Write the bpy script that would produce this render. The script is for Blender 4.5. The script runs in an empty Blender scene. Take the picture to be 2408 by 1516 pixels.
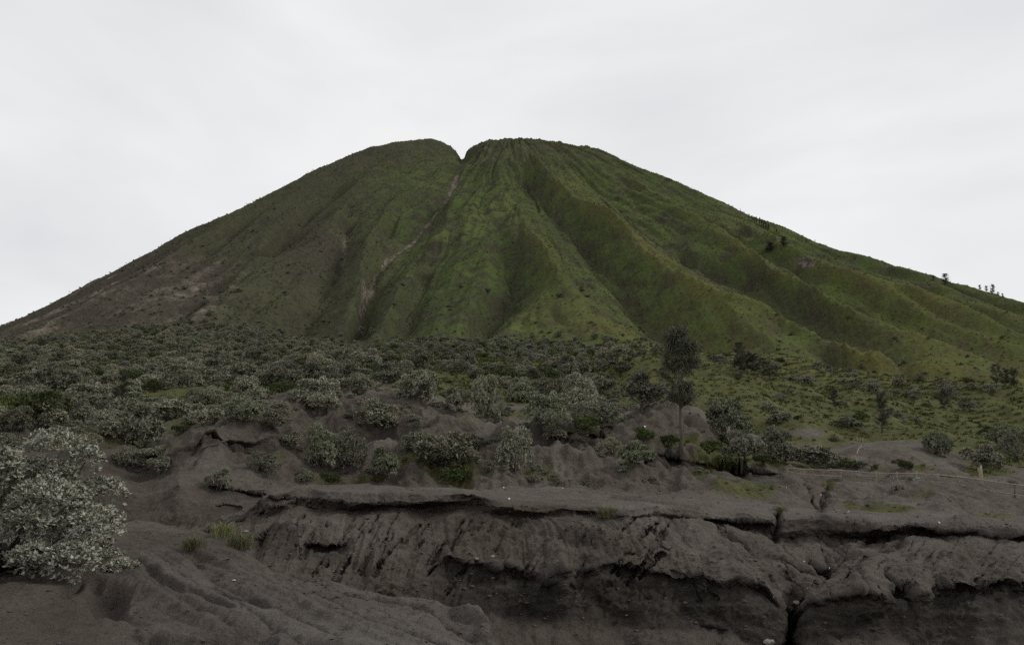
import bpy, math, random
import numpy as np

rng = np.random.default_rng(7)
random.seed(7)
sc = bpy.context.scene
COL = sc.collection

# ------------------------------------------------------------------ camera, sky, sun, exposure
F, PITCH = 804.0, math.atan(128.0 / 804.0)
CP, SP = math.cos(PITCH), math.sin(PITCH)
SV = 1024.0 / 2408.0                       # survey sheet units -> 1024 px
cam = bpy.data.cameras.new("camera")
cam.sensor_width = 36.0
cam.lens = 36.0 * F / 1024.0
cam.clip_start, cam.clip_end = 0.1, 12000.0
camo = bpy.data.objects.new("camera", cam)
COL.objects.link(camo)
camo.location = (0, 0, 0)
camo.rotation_euler = (math.pi / 2 + PITCH, 0, 0)
sc.camera = camo

SUN_EL, SUN_AZ = math.radians(40), math.radians(82)     # azimuth from +Y towards +X
world = bpy.data.worlds.new("World")
sc.world = world
world.use_nodes = True
wn, wl = world.node_tree.nodes, world.node_tree.links
wn.clear()
w_out = wn.new("ShaderNodeOutputWorld")
w_bg = wn.new("ShaderNodeBackground")
w_sky = wn.new("ShaderNodeTexSky")
w_sky.sky_type = 'NISHITA'
w_sky.sun_disc = False
w_sky.sun_elevation = SUN_EL
w_sky.sun_rotation = SUN_AZ
w_sc = wn.new("ShaderNodeMix"); w_sc.data_type = 'RGBA'; w_sc.blend_type = 'MULTIPLY'
w_sc.inputs[0].default_value = 1.0
w_sc.inputs[7].default_value = (0.10, 0.10, 0.10, 1)
wl.new(w_sky.outputs[0], w_sc.inputs[6])
w_tc = wn.new("ShaderNodeTexCoord")
w_map = wn.new("ShaderNodeMapping")
w_map.inputs['Scale'].default_value = (1.0, 1.0, 2.6)
w_map.inputs['Rotation'].default_value = (0.25, 0.1, 0.6)
wl.new(w_tc.outputs['Generated'], w_map.inputs[0])
w_no = wn.new("ShaderNodeTexNoise")
w_no.inputs['Scale'].default_value = 1.9
w_no.inputs['Detail'].default_value = 5.0
w_no.inputs['Roughness'].default_value = 0.48
w_no.inputs['Distortion'].default_value = 0.35
wl.new(w_map.outputs[0], w_no.inputs['Vector'])
w_cr = wn.new("ShaderNodeValToRGB")                       # overcast cloud deck
w_cr.color_ramp.elements[0].position = 0.30
w_cr.color_ramp.elements[0].color = (0.655, 0.67, 0.69, 1)
w_cr.color_ramp.elements[1].position = 0.62
w_cr.color_ramp.elements[1].color = (0.84, 0.84, 0.84, 1)
wl.new(w_no.outputs[0], w_cr.inputs[0])
w_mx = wn.new("ShaderNodeMix"); w_mx.data_type = 'RGBA'
w_mx.inputs[0].default_value = 0.97
wl.new(w_sc.outputs[2], w_mx.inputs[6])
wl.new(w_cr.outputs[0], w_mx.inputs[7])
wl.new(w_mx.outputs[2], w_bg.inputs[0])
w_bg.inputs[1].default_value = 1.0
wl.new(w_bg.outputs[0], w_out.inputs[0])

sun = bpy.data.lights.new("sun", 'SUN')
sun.energy = 1.5
sun.angle = math.radians(14)
sun.color = (1.0, 0.96, 0.88)
suno = bpy.data.objects.new("sun", sun)
COL.objects.link(suno)
suno.rotation_euler = (math.pi / 2 - SUN_EL, 0, math.pi - SUN_AZ)
suno.location = (0, 0, 500)

sc.view_settings.view_transform = 'Standard'
sc.view_settings.look = 'None'
sc.view_settings.exposure = 0.12
sc.view_settings.gamma = 1.0
sc.cycles.max_bounces = 4
sc.cycles.diffuse_bounces = 2
sc.cycles.use_denoising = False            # keep the fine grain of the ground

# ------------------------------------------------------------------ helpers
def unproj(vx, vy, Y):
    """survey point (sheet coordinates + ground distance) -> world x, z"""
    dx = (np.asarray(vx, float) * SV - 512) / F
    dy = (322 - np.asarray(vy, float) * SV) / F
    k = np.asarray(Y, float) / (CP - dy * SP)
    return dx * k, (SP + dy * CP) * k

def proj(x, y, z):
    d = y * CP + z * SP
    u = -y * SP + z * CP
    return (512 + F * x / d) / SV, (322 - F * u / d) / SV

_G = rng.normal(size=(256, 3)); _G /= np.linalg.norm(_G, axis=1)[:, None]
_P = np.concatenate([rng.permutation(256)] * 3).astype(np.int32)

def noise(x, y, z):
    x, y, z = np.broadcast_arrays(x, y, z)
    xi, yi, zi = np.floor(x), np.floor(y), np.floor(z)
    fx, fy, fz = x - xi, y - yi, z - zi
    xi = xi.astype(np.int32) & 255; yi = yi.astype(np.int32) & 255; zi = zi.astype(np.int32) & 255
    u = fx * fx * fx * (fx * (fx * 6 - 15) + 10)
    v = fy * fy * fy * (fy * (fy * 6 - 15) + 10)
    w = fz * fz * fz * (fz * (fz * 6 - 15) + 10)
    out = 0.0
    for cx in (0, 1):
        px = _P[(xi + cx) & 255]
        wx = u if cx else 1 - u
        for cy in (0, 1):
            pxy = _P[px + ((yi + cy) & 255)]
            wxy = wx * (v if cy else 1 - v)
            for cz in (0, 1):
                g = _G[_P[pxy + ((zi + cz) & 255)]]
                d = g[..., 0] * (fx - cx) + g[..., 1] * (fy - cy) + g[..., 2] * (fz - cz)
                out = out + wxy * (w if cz else 1 - w) * d
    return out * 1.6

def fbm(x, y, z, o=4, r=0.5):
    s, a = 0.0, 1.0
    for i in range(o):
        s = s + a * noise(x * 2 ** i + 17 * i, y * 2 ** i + 5 * i, z * 2 ** i + 9 * i)
        a *= r
    return s

def ridged(x, y, z, o=3):
    s, a = 0.0, 1.0
    for i in range(o):
        s = s + a * (1 - np.abs(noise(x * 2 ** i + 3 * i, y * 2 ** i + 11 * i, z * 2 ** i)) * 2)
        a *= 0.5
    return s

def sstep(a, b, x):
    t = np.clip((np.asarray(x, float) - a) / (b - a), 0, 1)
    return t * t * (3 - 2 * t)

def smax(a, b, k):
    h = np.clip(0.5 + 0.5 * (a - b) / k, 0, 1)
    return b * (1 - h) + a * h + k * h * (1 - h)

def make_mesh(name, co, faces, mat, smooth=False):
    me = bpy.data.meshes.new(name)
    co = np.asarray(co, np.float32); faces = np.asarray(faces, np.int32)
    n = faces.shape[1]
    me.vertices.add(len(co)); me.vertices.foreach_set("co", co.ravel())
    me.loops.add(faces.size); me.loops.foreach_set("vertex_index", faces.ravel())
    me.polygons.add(len(faces))
    me.polygons.foreach_set("loop_start", np.arange(0, faces.size, n, dtype=np.int32))
    me.polygons.foreach_set("loop_total", np.full(len(faces), n, np.int32))
    if smooth:
        me.polygons.foreach_set("use_smooth", np.ones(len(faces), bool))
    me.update(calc_edges=True)
    if mat: me.materials.append(mat)
    return me

def grid_faces(nr, nc):
    i = np.arange(nr - 1)[:, None] * nc + np.arange(nc - 1)[None, :]
    return np.stack([i, i + 1, i + nc + 1, i + nc], -1).reshape(-1, 4)

def add_attr(me, name, vals):
    at = me.attributes.new(name, 'FLOAT', 'POINT')
    at.data.foreach_set("value", np.asarray(vals, np.float32).ravel())

def link(name, data, parent=None, loc=(0, 0, 0), rot=(0, 0, 0), scale=(1, 1, 1)):
    o = bpy.data.objects.new(name, data)
    COL.objects.link(o)
    o.location, o.rotation_euler, o.scale = loc, rot, scale
    if parent: o.parent = parent
    return o

def tag(o, label=None, cat=None, group=None, kind=None):
    if label: o["label"] = label
    if cat: o["category"] = cat
    if group: o["group"] = group
    if kind: o["kind"] = kind
    return o

class MB:
    """collects quads / tris as quads"""
    def __init__(s): s.v = []; s.f = []; s.n = 0
    def add(s, v, f):
        v = np.asarray(v, float); f = np.asarray(f, int)
        s.v.append(v); s.f.append(f + s.n); s.n += len(v)
    def tube(s, pts, rad, k=6):
        pts = np.asarray(pts, float); m = len(pts)
        rad = np.broadcast_to(np.asarray(rad, float), (m,))
        t = np.gradient(pts, axis=0); t /= np.linalg.norm(t, axis=1)[:, None] + 1e-9
        ref = np.where(np.abs(t[:, 2:3]) > 0.9, np.array([[1., 0, 0]]), np.array([[0, 0, 1.]]))
        a = np.cross(t, ref); a /= np.linalg.norm(a, axis=1)[:, None] + 1e-9
        b = np.cross(t, a)
        th = np.arange(k) * 2 * math.pi / k
        ring = (pts[:, None] + rad[:, None, None] * (np.cos(th)[None, :, None] * a[:, None] + np.sin(th)[None, :, None] * b[:, None])).reshape(-1, 3)
        f = []
        for i in range(m - 1):
            for j in range(k):
                f.append((i * k + j, i * k + (j + 1) % k, (i + 1) * k + (j + 1) % k, (i + 1) * k + j))
        c0, c1 = len(ring), len(ring) + 1
        ring = np.vstack([ring, pts[0] - t[0] * rad[0] * .3, pts[-1] + t[-1] * rad[-1] * .3])
        for j in range(k):
            f.append((j, c0, c0, (j + 1) % k)); e = (m - 1) * k
            f.append((e + j, e + (j + 1) % k, c1, c1))
        s.add(ring, f)
    def mesh(s, name, mat, smooth=True):
        v = np.vstack(s.v); f = np.vstack(s.f)
        me = bpy.data.meshes.new(name)
        me.from_pydata(v.tolist(), [], [[q for i, q in enumerate(r) if q not in r[:i]] for r in f.tolist()])
        if smooth: me.polygons.foreach_set("use_smooth", np.ones(len(me.polygons), bool))
        if mat: me.materials.append(mat)
        me.update()
        return me

# ------------------------------------------------------------------ materials
def mat_new(name, rough=0.95, spec=0.15):
    m = bpy.data.materials.new(name); m.use_nodes = True
    nt = m.node_tree; b = nt.nodes["Principled BSDF"]
    b.inputs["Roughness"].default_value = rough
    b.inputs["Specular IOR Level"].default_value = spec
    return m, nt.nodes, nt.links, b

def nd(nodes, typ, **kw):
    n = nodes.new(typ)
    for k, v in kw.items():
        if k in n.inputs.keys(): n.inputs[k].default_value = v
        else: setattr(n, k, v)
    return n

def tex_noise(N, L, vec, scale, detail=4, rough=0.55):
    t = nd(N, "ShaderNodeTexNoise", Scale=scale, Detail=detail, Roughness=rough)
    if vec is not None: L.new(vec, t.inputs["Vector"])
    return t.outputs[0]

def ramp(N, L, fac, stops):
    r = N.new("ShaderNodeValToRGB"); e = r.color_ramp.elements
    while len(e) < len(stops): e.new(0.5)
    for el, (p, c) in zip(e, stops):
        el.position = p; el.color = (*c, 1) if len(c) == 3 else c
    L.new(fac, r.inputs[0]); return r.outputs[0]

def mixc(N, L, fac, a, b, mode='MIX'):
    m = N.new("ShaderNodeMix"); m.data_type = 'RGBA'; m.blend_type = mode
    for sock, v in ((m.inputs[0], fac), (m.inputs[6], a), (m.inputs[7], b)):
        if isinstance(v, (int, float)): sock.default_value = v
        elif isinstance(v, tuple): sock.default_value = (*v, 1)
        else: L.new(v, sock)
    return m.outputs[2]

def mth(N, L, op, a, b=None, clamp=False):
    m = N.new("ShaderNodeMath"); m.operation = op; m.use_clamp = clamp
    for sock, v in ((m.inputs[0], a), (m.inputs[1], b)):
        if v is None: continue
        if isinstance(v, (int, float)): sock.default_value = v
        else: L.new(v, sock)
    return m.outputs[0]

def attr(N, name):
    a = N.new("ShaderNodeAttribute"); a.attribute_name = name; return a.outputs["Fac"]

def bump(N, L, b, h, strength, dist):
    bp = nd(N, "ShaderNodeBump", Strength=strength, Distance=dist)
    L.new(h, bp.inputs["Height"]); L.new(bp.outputs[0], b.inputs["Normal"])

def ash_material():
    m, N, L, b = mat_new("volcanic_ash")
    pos = N.new("ShaderNodeNewGeometry").outputs["Position"]
    big = tex_noise(N, L, pos, 0.22, 5)
    mid = tex_noise(N, L, pos, 1.7, 6, 0.62)
    fine = tex_noise(N, L, pos, 28.0, 5, 0.7)
    grit = tex_noise(N, L, pos, 110.0, 2, 0.6)
    base = ramp(N, L, big, [(0.30, (0.080, 0.065, 0.053)), (0.52, (0.107, 0.091, 0.078)), (0.70, (0.140, 0.124, 0.110))])
    c2 = ramp(N, L, mid, [(0.25, (0.55, 0.52, 0.49)), (0.5, (0.98, 0.96, 0.94)), (0.75, (1.28, 1.27, 1.25))])
    c = mixc(N, L, 0.85, base, c2, 'MULTIPLY')
    c3 = ramp(N, L, fine, [(0.28, (0.66, 0.65, 0.63)), (0.5, (1, 1, 1)), (0.74, (1.35, 1.34, 1.32))])
    c = mixc(N, L, 0.8, c, c3, 'MULTIPLY')
    c = mixc(N, L, mth(N, L, 'MULTIPLY', attr(N, 'wash'), mth(N, L, 'ADD', mth(N, L, 'MULTIPLY', mid, 0.9), 0.3), True), c, mixc(N, L, 0.7, (0.168, 0.156, 0.141), c3, 'MULTIPLY'))
    pit = tex_noise(N, L, pos, 7.5, 6, 0.7)
    c = mixc(N, L, 0.8, c, ramp(N, L, pit, [(0.30, (0.42, 0.40, 0.38)), (0.42, (0.95, 0.95, 0.95)), (0.6, (1.05, 1.05, 1.04)), (0.75, (1.3, 1.28, 1.25))]), 'MULTIPLY')
    # darker strata: dampness in the ledge cliff, shade painted on the left bank cliff
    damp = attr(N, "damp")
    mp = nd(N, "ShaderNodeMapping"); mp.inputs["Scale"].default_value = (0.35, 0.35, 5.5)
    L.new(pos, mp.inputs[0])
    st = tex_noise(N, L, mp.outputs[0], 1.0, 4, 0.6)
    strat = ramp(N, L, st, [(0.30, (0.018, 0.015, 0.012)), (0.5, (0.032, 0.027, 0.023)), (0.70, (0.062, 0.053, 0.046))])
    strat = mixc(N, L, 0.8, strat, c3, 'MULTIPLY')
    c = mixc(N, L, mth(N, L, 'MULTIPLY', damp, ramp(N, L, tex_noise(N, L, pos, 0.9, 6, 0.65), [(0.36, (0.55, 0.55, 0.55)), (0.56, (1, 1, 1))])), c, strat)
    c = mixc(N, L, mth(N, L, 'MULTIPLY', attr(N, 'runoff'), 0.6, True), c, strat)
    # grassy skin
    veg = attr(N, "veg")
    vn = tex_noise(N, L, pos, 2.6, 5, 0.7)
    vg = ramp(N, L, tex_noise(N, L, pos, 0.9, 5), [(0.3, (0.046, 0.050, 0.021)), (0.5, (0.076, 0.080, 0.028)), (0.7, (0.110, 0.102, 0.038))])
    vf = mth(N, L, 'MULTIPLY', veg, 1.9)
    vf = mth(N, L, 'SUBTRACT', mth(N, L, 'ADD', vf, vn), 0.75)
    vf = mth(N, L, 'MULTIPLY', vf, 2.2, True)
    c = mixc(N, L, vf, c, vg)
    # pale salt / pumice grains
    gr = ramp(N, L, grit, [(0.70, (0, 0, 0)), (0.78, (1, 1, 1))])
    c = mixc(N, L, mth(N, L, 'MULTIPLY', gr, 0.28), c, (0.20, 0.19, 0.175))
    L.new(c, b.inputs["Base Color"])
    h = mth(N, L, 'ADD', mth(N, L, 'MULTIPLY', fine, 0.8), mth(N, L, 'MULTIPLY', grit, 0.35))
    h = mth(N, L, 'ADD', h, mth(N, L, 'MULTIPLY', mid, 1.2))
    mp2 = nd(N, "ShaderNodeMapping"); mp2.inputs["Scale"].default_value = (5.0, 2.0, 0.7)
    L.new(pos, mp2.inputs[0])
    h = mth(N, L, 'ADD', h, mth(N, L, 'MULTIPLY', tex_noise(N, L, mp2.outputs[0], 1.0, 5, 0.65), mth(N, L, 'ADD', mth(N, L, 'MULTIPLY', damp, 1.1), 0.5)))
    vo = nd(N, "ShaderNodeTexVoronoi", Scale=4.2, Randomness=1.0)
    wv = nd(N, "ShaderNodeMix"); wv.data_type = 'VECTOR'; wv.inputs[0].default_value = 0.25
    L.new(pos, wv.inputs[4]); nv = nd(N, "ShaderNodeTexNoise", Scale=3.0, Detail=4.0); L.new(pos, nv.inputs["Vector"]); L.new(nv.outputs[1], wv.inputs[5])
    L.new(wv.outputs[1], vo.inputs["Vector"])
    h = mth(N, L, 'ADD', h, mth(N, L, 'MULTIPLY', vo.outputs["Distance"], -1.6))
    h = mth(N, L, 'ADD', h, mth(N, L, 'MULTIPLY', pit, 2.2))
    bump(N, L, b, h, 0.9, 0.085)
    return m

def mountain_material():
    m, N, L, b = mat_new("mountain_slope", 1.0, 0.05)
    pos = N.new("ShaderNodeNewGeometry").outputs["Position"]
    big = tex_noise(N, L, pos, 0.016, 5, 0.55)
    mid = tex_noise(N, L, pos, 0.085, 6, 0.68)
    fine = tex_noise(N, L, pos, 0.75, 4, 0.7)
    grn = ramp(N, L, big, [(0.32, (0.046, 0.062, 0.022)), (0.5, (0.062, 0.084, 0.027)), (0.68, (0.081, 0.096, 0.033))])
    c = mixc(N, L, ramp(N, L, mid, [(0.40, (1, 1, 1)), (0.56, (0, 0, 0))]), grn, (0.046, 0.045, 0.028))
    yel = attr(N, "yellow")
    c = mixc(N, L, mth(N, L, 'MULTIPLY', yel, 0.75, True), c, (0.095, 0.090, 0.031))
    drk = attr(N, "brown")
    bf = mth(N, L, 'MULTIPLY', drk, mth(N, L, 'ADD', mth(N, L, 'MULTIPLY', mid, 1.1), 0.32), True)
    c = mixc(N, L, bf, c, (0.054, 0.047, 0.037))
    scree = attr(N, "scree")
    sn = tex_noise(N, L, pos, 0.16, 6, 0.7)
    sf = mth(N, L, 'MULTIPLY', scree, ramp(N, L, sn, [(0.42, (0.05, 0.05, 0.05)), (0.60, (1, 1, 1))]), True)
    scol = ramp(N, L, mid, [(0.35, (0.075, 0.062, 0.050)), (0.6, (0.19, 0.162, 0.13))])
    c = mixc(N, L, sf, c, scol)
    gul = attr(N, "gully")
    gcol = ramp(N, L, tex_noise(N, L, pos, 0.35, 5, 0.7), [(0.40, (0.045, 0.038, 0.030)), (0.5, (0.115, 0.099, 0.080)), (0.66, (0.21, 0.186, 0.156))])
    gf = mth(N, L, 'MULTIPLY', mth(N, L, 'SUBTRACT', mth(N, L, 'ADD', gul, mth(N, L, 'MULTIPLY', sn, 0.8)), 0.85), 3.0, True)
    c = mixc(N, L, gf, c, gcol)
    c = mixc(N, L, 0.75, c, ramp(N, L, fine, [(0.25, (0.45, 0.45, 0.45)), (0.5, (1, 1, 1)), (0.75, (1.5, 1.5, 1.45))]), 'MULTIPLY')
    L.new(c, b.inputs["Base Color"])
    h = mth(N, L, 'ADD', fine, mth(N, L, 'MULTIPLY', mid, 1.5))
    bump(N, L, b, h, 0.6, 1.2)
    return m

def leaf_material(name, dark, light, rand=0.35):
    m, N, L, b = mat_new(name, 0.75, 0.25)
    t = attr(N, "tint")
    c = mixc(N, L, t, dark, light)
    oi = N.new("ShaderNodeObjectInfo").outputs["Random"]
    o2 = mth(N, L, 'FRACT', mth(N, L, 'MULTIPLY', oi, 7.31))
    hue = ramp(N, L, o2, [(0.0, (1.12, 0.98, 0.80)), (0.35, (1, 1, 1)), (0.7, (1.0, 1.0, 1.0)), (1.0, (0.80, 1.02, 0.66))])
    c = mixc(N, L, min(1.0, rand * 1.2), c, hue, 'MULTIPLY')
    f = mth(N, L, 'ADD', mth(N, L, 'MULTIPLY', oi, 2 * rand), 1 - rand)
    g = N.new("ShaderNodeCombineColor")
    for i in range(3): L.new(f, g.inputs[i])
    c = mixc(N, L, 1.0, c, g.outputs[0], 'MULTIPLY')
    L.new(c, b.inputs["Base Color"])
    return m

def plain_material(name, c1, c2, scale=8.0, rough=0.85, bumpd=0.01):
    m, N, L, b = mat_new(name, rough)
    tc = N.new("ShaderNodeTexCoord").outputs["Object"]
    n = tex_noise(N, L, tc, scale, 5, 0.65)
    L.new(ramp(N, L, n, [(0.32, c1), (0.68, c2)]), b.inputs["Base Color"])
    bump(N, L, b, n, 0.5, bumpd)
    return m

M_ASH = ash_material()
M_MTN = mountain_material()
M_LEAF = leaf_material("ash_dusted_leaf", (0.120, 0.126, 0.080), (0.265, 0.262, 0.205))
M_LEAFN = leaf_material("silvery_leaf", (0.125, 0.135, 0.088), (0.40, 0.395, 0.335), 0.02)
M_GREEN = leaf_material("green_leaf", (0.036, 0.048, 0.015), (0.088, 0.112, 0.032))
M_GRASS = leaf_material("grass_blade", (0.080, 0.092, 0.034), (0.17, 0.175, 0.08))
M_MGRASS = leaf_material("slope_grass", (0.072, 0.083, 0.025), (0.155, 0.162, 0.052), 0.35)
M_NEEDLE = leaf_material("casuarina_needles", (0.042, 0.045, 0.030), (0.10, 0.10, 0.068))
M_BARK = plain_material("bark", (0.055, 0.045, 0.036), (0.15, 0.128, 0.105), 14, 0.95, 0.02)
M_BAMBOO = plain_material("weathered_bamboo", (0.20, 0.172, 0.125), (0.34, 0.295, 0.22), 9, 0.8, 0.004)
M_GREYWOOD = plain_material("grey_wood", (0.075, 0.066, 0.056), (0.15, 0.135, 0.115), 9, 0.9, 0.006)
M_PAPER = plain_material("white_litter", (0.62, 0.62, 0.60), (0.82, 0.82, 0.80), 20, 0.7, 0.003)
M_ROCK = plain_material("pale_rock", (0.13, 0.115, 0.10), (0.27, 0.25, 0.225), 6, 0.95, 0.02)
M_DROCK = plain_material("dark_rock", (0.055, 0.047, 0.040), (0.105, 0.092, 0.080), 6, 0.95, 0.02)
M_ROPE = plain_material("blue_rag", (0.12, 0.28, 0.28), (0.20, 0.42, 0.40), 10, 0.8, 0.004)

# ------------------------------------------------------------------ surveyed tracks (sheet x, sheet y, distance)
def T(*p): return np.array(p, float)
C0 = T((-900,1760,16.5),(3300,1760,16.5))
C1 = T((-900,1600,18.4),(3300,1610,18.6))
C2 = T((-900,1460,20),(600,1400,20.2),(900,1420,20.2),(1000,1425,20.3),(1100,1424,20.6),(1200,1432,20.6),(1400,1450,20.6),(1600,1470,20.6),(1850,1500,20.8),(2000,1490,20.5),(2200,1485,20.5),(2408,1490,20.5),(3300,1490,20.5))
C4 = T((-900,1330,21.5),(500,1330,21.5),(600,1330,21.3),(720,1345,21.2),(850,1352,21.2),(950,1362,21.2),(1010,1332,21.6),(1040,1308,21.75),(1100,1312,21.7),(1150,1318,21.6),(1210,1338,21.4),(1280,1350,21.3),(1330,1345,21.3),(1380,1328,21.4),(1440,1317,21.5),(1520,1335,21.4),(1600,1345,21.3),(1680,1356,21.2),(1760,1362,21.2),(1810,1385,21.3),(1845,1436,21.6),(1862,1470,22.0),(1880,1432,21.6),(1900,1408,21.4),(1950,1397,21.2),(2020,1387,21.2),(2100,1392,21.1),(2160,1400,21.1),(2210,1385,21.2),(2260,1370,21.3),(2320,1378,21.2),(2360,1368,21.3),(2408,1375,21.3),(3300,1380,21.3))
C3 = C4.copy(); _w = sstep(985, 1045, C4[:, 0]); C3[:, 1] += 5 + 10 * _w; C3[:, 2] += -0.25 + 0.55 * _w
C5 = T((-900,1310,23),(500,1300,23),(560,1265,23),(640,1258,23),(760,1268,23),(900,1270,23),(1100,1265,23.4),(1250,1265,23.3),(1330,1256,23.2),(1420,1264,23.1),(1550,1275,23),(1700,1292,22.9),(1850,1330,23.2),(1950,1346,24.0),(2050,1312,23.5),(2150,1292,23.2),(2300,1296,23),(2408,1300,23),(3300,1300,23))
C6 = T((-900,1290,25.4),(470,1262,25.4),(560,1228,25.5),(600,1214,25.6),(640,1200,25.5),(700,1188,25.6),(820,1192,25.9),(900,1188,26),(1000,1188,26),(1090,1182,26),(1130,1188,25.6),(1160,1196,25.8),(1250,1205,25.7),(1350,1206,25.7),(1450,1212,25.7),(1560,1213,25.7),(1600,1222,26),(1700,1235,26.3),(1780,1245,26.6),(1840,1262,26.8),(1950,1266,26.8),(2050,1258,26.3),(2130,1256,26.2),(2250,1263,26.4),(2408,1266,26.5),(3300,1264,26.5))
C7 = T((-900,1282,25.2),(470,1254,25.2),(560,1222,25.2),(600,1206,25.2),(640,1186,25.0),(700,1172,25.0),(810,1172,25.0),(822,1183,24.9),(900,1182,25),(1000,1183,25),(1090,1176,25.2),(1130,1166,25.5),(1155,1188,24.9),(1250,1198,24.8),(1350,1198,24.8),(1450,1206,24.8),(1560,1207,24.8),(1600,1214,25.4),(1700,1226,25.5),(1780,1236,25.9),(1840,1246,26.2),(1950,1246,26.2),(2040,1246,25.9),(2070,1238,25.1),(2130,1240,25),(2250,1247,25),(2408,1251,25),(3300,1250,25))
C8 = T((-900,1276,25.3),(470,1248,25.3),(560,1214,25.3),(600,1191,25.3),(640,1160,25.2),(700,1152,25.2),(820,1154,25.2),(900,1160,25.2),(1000,1163,25.2),(1090,1157,25.3),(1160,1174,25.1),(1250,1186,25),(1350,1189,25),(1450,1194,25),(1560,1194,25),(1600,1202,25.5),(1700,1210,25.7),(1780,1214,26.1),(1840,1217,26.4),(1950,1220,26.4),(2050,1225,26),(2130,1230,25.2),(2250,1234,25.2),(2408,1237,25.2),(3300,1236,25.2))
C9 = T((-900,1270,26.3),(470,1242,26.3),(540,1210,26.5),(600,1184,27),(640,1152,28.5),(700,1141,30),(760,1139,30),(850,1142,30.5),(950,1147,30.5),(1090,1149,30.5),(1250,1150,30),(1400,1154,30),(1500,1157,30),(1580,1159,30),(1660,1163,30),(1750,1174,30),(1850,1190,29.5),(1950,1198,29.5),(2100,1205,29.5),(2250,1214,29),(2408,1221,29),(3300,1226,29))
B0 = T((-900,1245,27),(250,1240,27),(330,1234,27),(400,1230,27),(470,1228,27),(540,1202,27.4),(600,1180,28),(640,1158,30),(700,1146,32),(850,1147,33),(1000,1151,33),(1100,1152,33),(1250,1153,33),(1400,1157,33),(1500,1159,33),(1600,1163,33),(1700,1172,33.5),(1850,1193,33),(1950,1202,33),(2100,1206,33),(2250,1212,33),(2408,1216,33),(3300,1220,33))
B1 = T((-900,1150,28),(300,1150,28),(345,1165,28.2),(380,1150,28.2),(420,1130,28),(480,1160,28.3),(560,1155,29),(640,1120,31.5),(720,1105,34.5),(850,1092,35.5),(1000,1088,36),(1150,1092,36),(1250,1100,35.5),(1350,1102,35.5),(1450,1112,35.5),(1530,1122,36),(1640,1128,37),(1720,1140,37),(1850,1168,37),(1900,1185,37),(1935,1196,37.5),(1970,1180,37),(2050,1165,37),(2130,1160,37),(2200,1162,37),(2270,1180,37),(2330,1196,38),(2408,1205,38),(3300,1205,38))
B15 = T((-900,1125,30.2),(230,1105,30.2),(330,1125,30.4),(400,1110,30.5),(450,1085,31),(480,1060,31.6),(520,1050,32.6),(570,1060,33.4),(640,1062,35.2),(720,1058,38),(800,1045,38.6),(900,1035,38.8),(1100,1035,38.6),(1250,1045,38.6),(1350,1050,39.5),(1440,1062,40.5),(1530,1100,41),(1640,1108,41.5),(1720,1112,41.5),(1800,1122,41.5),(1880,1150,40),(1970,1160,40),(2110,1152,40),(2260,1168,40),(2408,1190,40),(3300,1190,40))
B2 = T((-900,1095,31),(230,1070,31),(330,1092,31),(400,1066,31),(450,1035,31.5),(480,1007,32),(520,999,33),(570,1015,34),(640,1022,36),(720,1020,39),(800,1003,40),(900,990,41),(1000,990,41),(1100,988,41),(1160,997,41),(1250,997,41),(1350,1006,41),(1440,1019,42),(1530,1058,42),(1640,1074,43),(1720,1090,43),(1800,1102,43.5),(1850,1118,43),(1880,1135,42),(1930,1150,42),(1970,1145,42),(2030,1140,42),(2110,1140,42),(2170,1146,42),(2260,1158,42),(2330,1168,42),(2408,1178,42),(3300,1180,42))
B3 = T((-900,1020,36),(0,1015,36),(200,1005,36),(330,1045,36),(440,1012,36),(520,990,37),(600,960,40),(660,936,43),(740,936,45),(810,938,46),(870,924,46.5),(930,934,46.5),(970,930,47),(1010,945,47),(1060,965,47),(1120,986,47),(1160,992,47),(1250,994,46),(1350,1003,46),(1440,1014,47),(1475,975,50),(1530,952,51),(1590,968,52),(1640,975,53),(1700,1060,53),(1780,1085,52),(1860,1104,52),(1950,1106,52),(2000,1108,52),(2090,1110,52),(2170,1112,52),(2230,1116,52),(2300,1125,52),(2408,1140,52),(3300,1150,52))
B4 = T((-900,990,44),(0,985,44),(300,985,44),(450,975,45),(600,948,48),(660,932,50),(740,928,52),(870,925,54),(1000,938,55),(1060,955,55),(1160,965,56),(1250,965,57),(1350,972,57),(1440,978,57),(1530,953,58),(1640,965,60),(1720,1010,61),(1800,1055,61),(1860,1080,60),(1960,1085,60),(2000,1055,61),(2020,1042,62),(2100,1040,62),(2170,1042,62),(2230,1070,61),(2300,1095,60),(2408,1110,60),(3300,1110,60))
H0 = T((-900,955,62),(0,950,62),(300,945,62),(600,915,64),(740,905,66),(830,890,68),(880,872,70),(930,880,70),(1060,925,68),(1160,930,68),(1250,930,70),(1350,935,70),(1440,940,70),(1530,940,72),(1640,945,74),(1720,965,74),(1800,985,72),(1860,1002,70),(1920,1005,70),(1980,1020,70),(2060,1034,70),(2170,1030,72),(2300,1040,72),(2408,1050,72),(3300,1050,72))
H1 = T((-900,905,95),(0,902,95),(300,895,95),(600,880,95),(700,872,95),(760,878,95),(1000,880,95),(1200,890,95),(1400,900,95),(1530,905,95),(1640,925,95),(1750,890,110),(1860,915,105),(2000,955,95),(2200,972,95),(2408,995,95),(3300,995,95))
H2 = T((-900,850,170),(0,845,170),(300,832,170),(600,832,170),(760,842,170),(1000,835,170),(1200,845,170),(1400,852,170),(1600,872,170),(1900,905,170),(2100,922,170),(2408,938,170),(3300,938,170))
H3 = T((-900,805,300),(0,803,300),(200,786,300),(300,774,300),(450,770,300),(600,779,300),(740,806,300),(850,828,300),(950,806,300),(1130,800,300),(1300,806,300),(1500,822,300),(1700,856,300),(1900,877,300),(2100,888,300),(2408,907,300),(3300,910,300))

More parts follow.
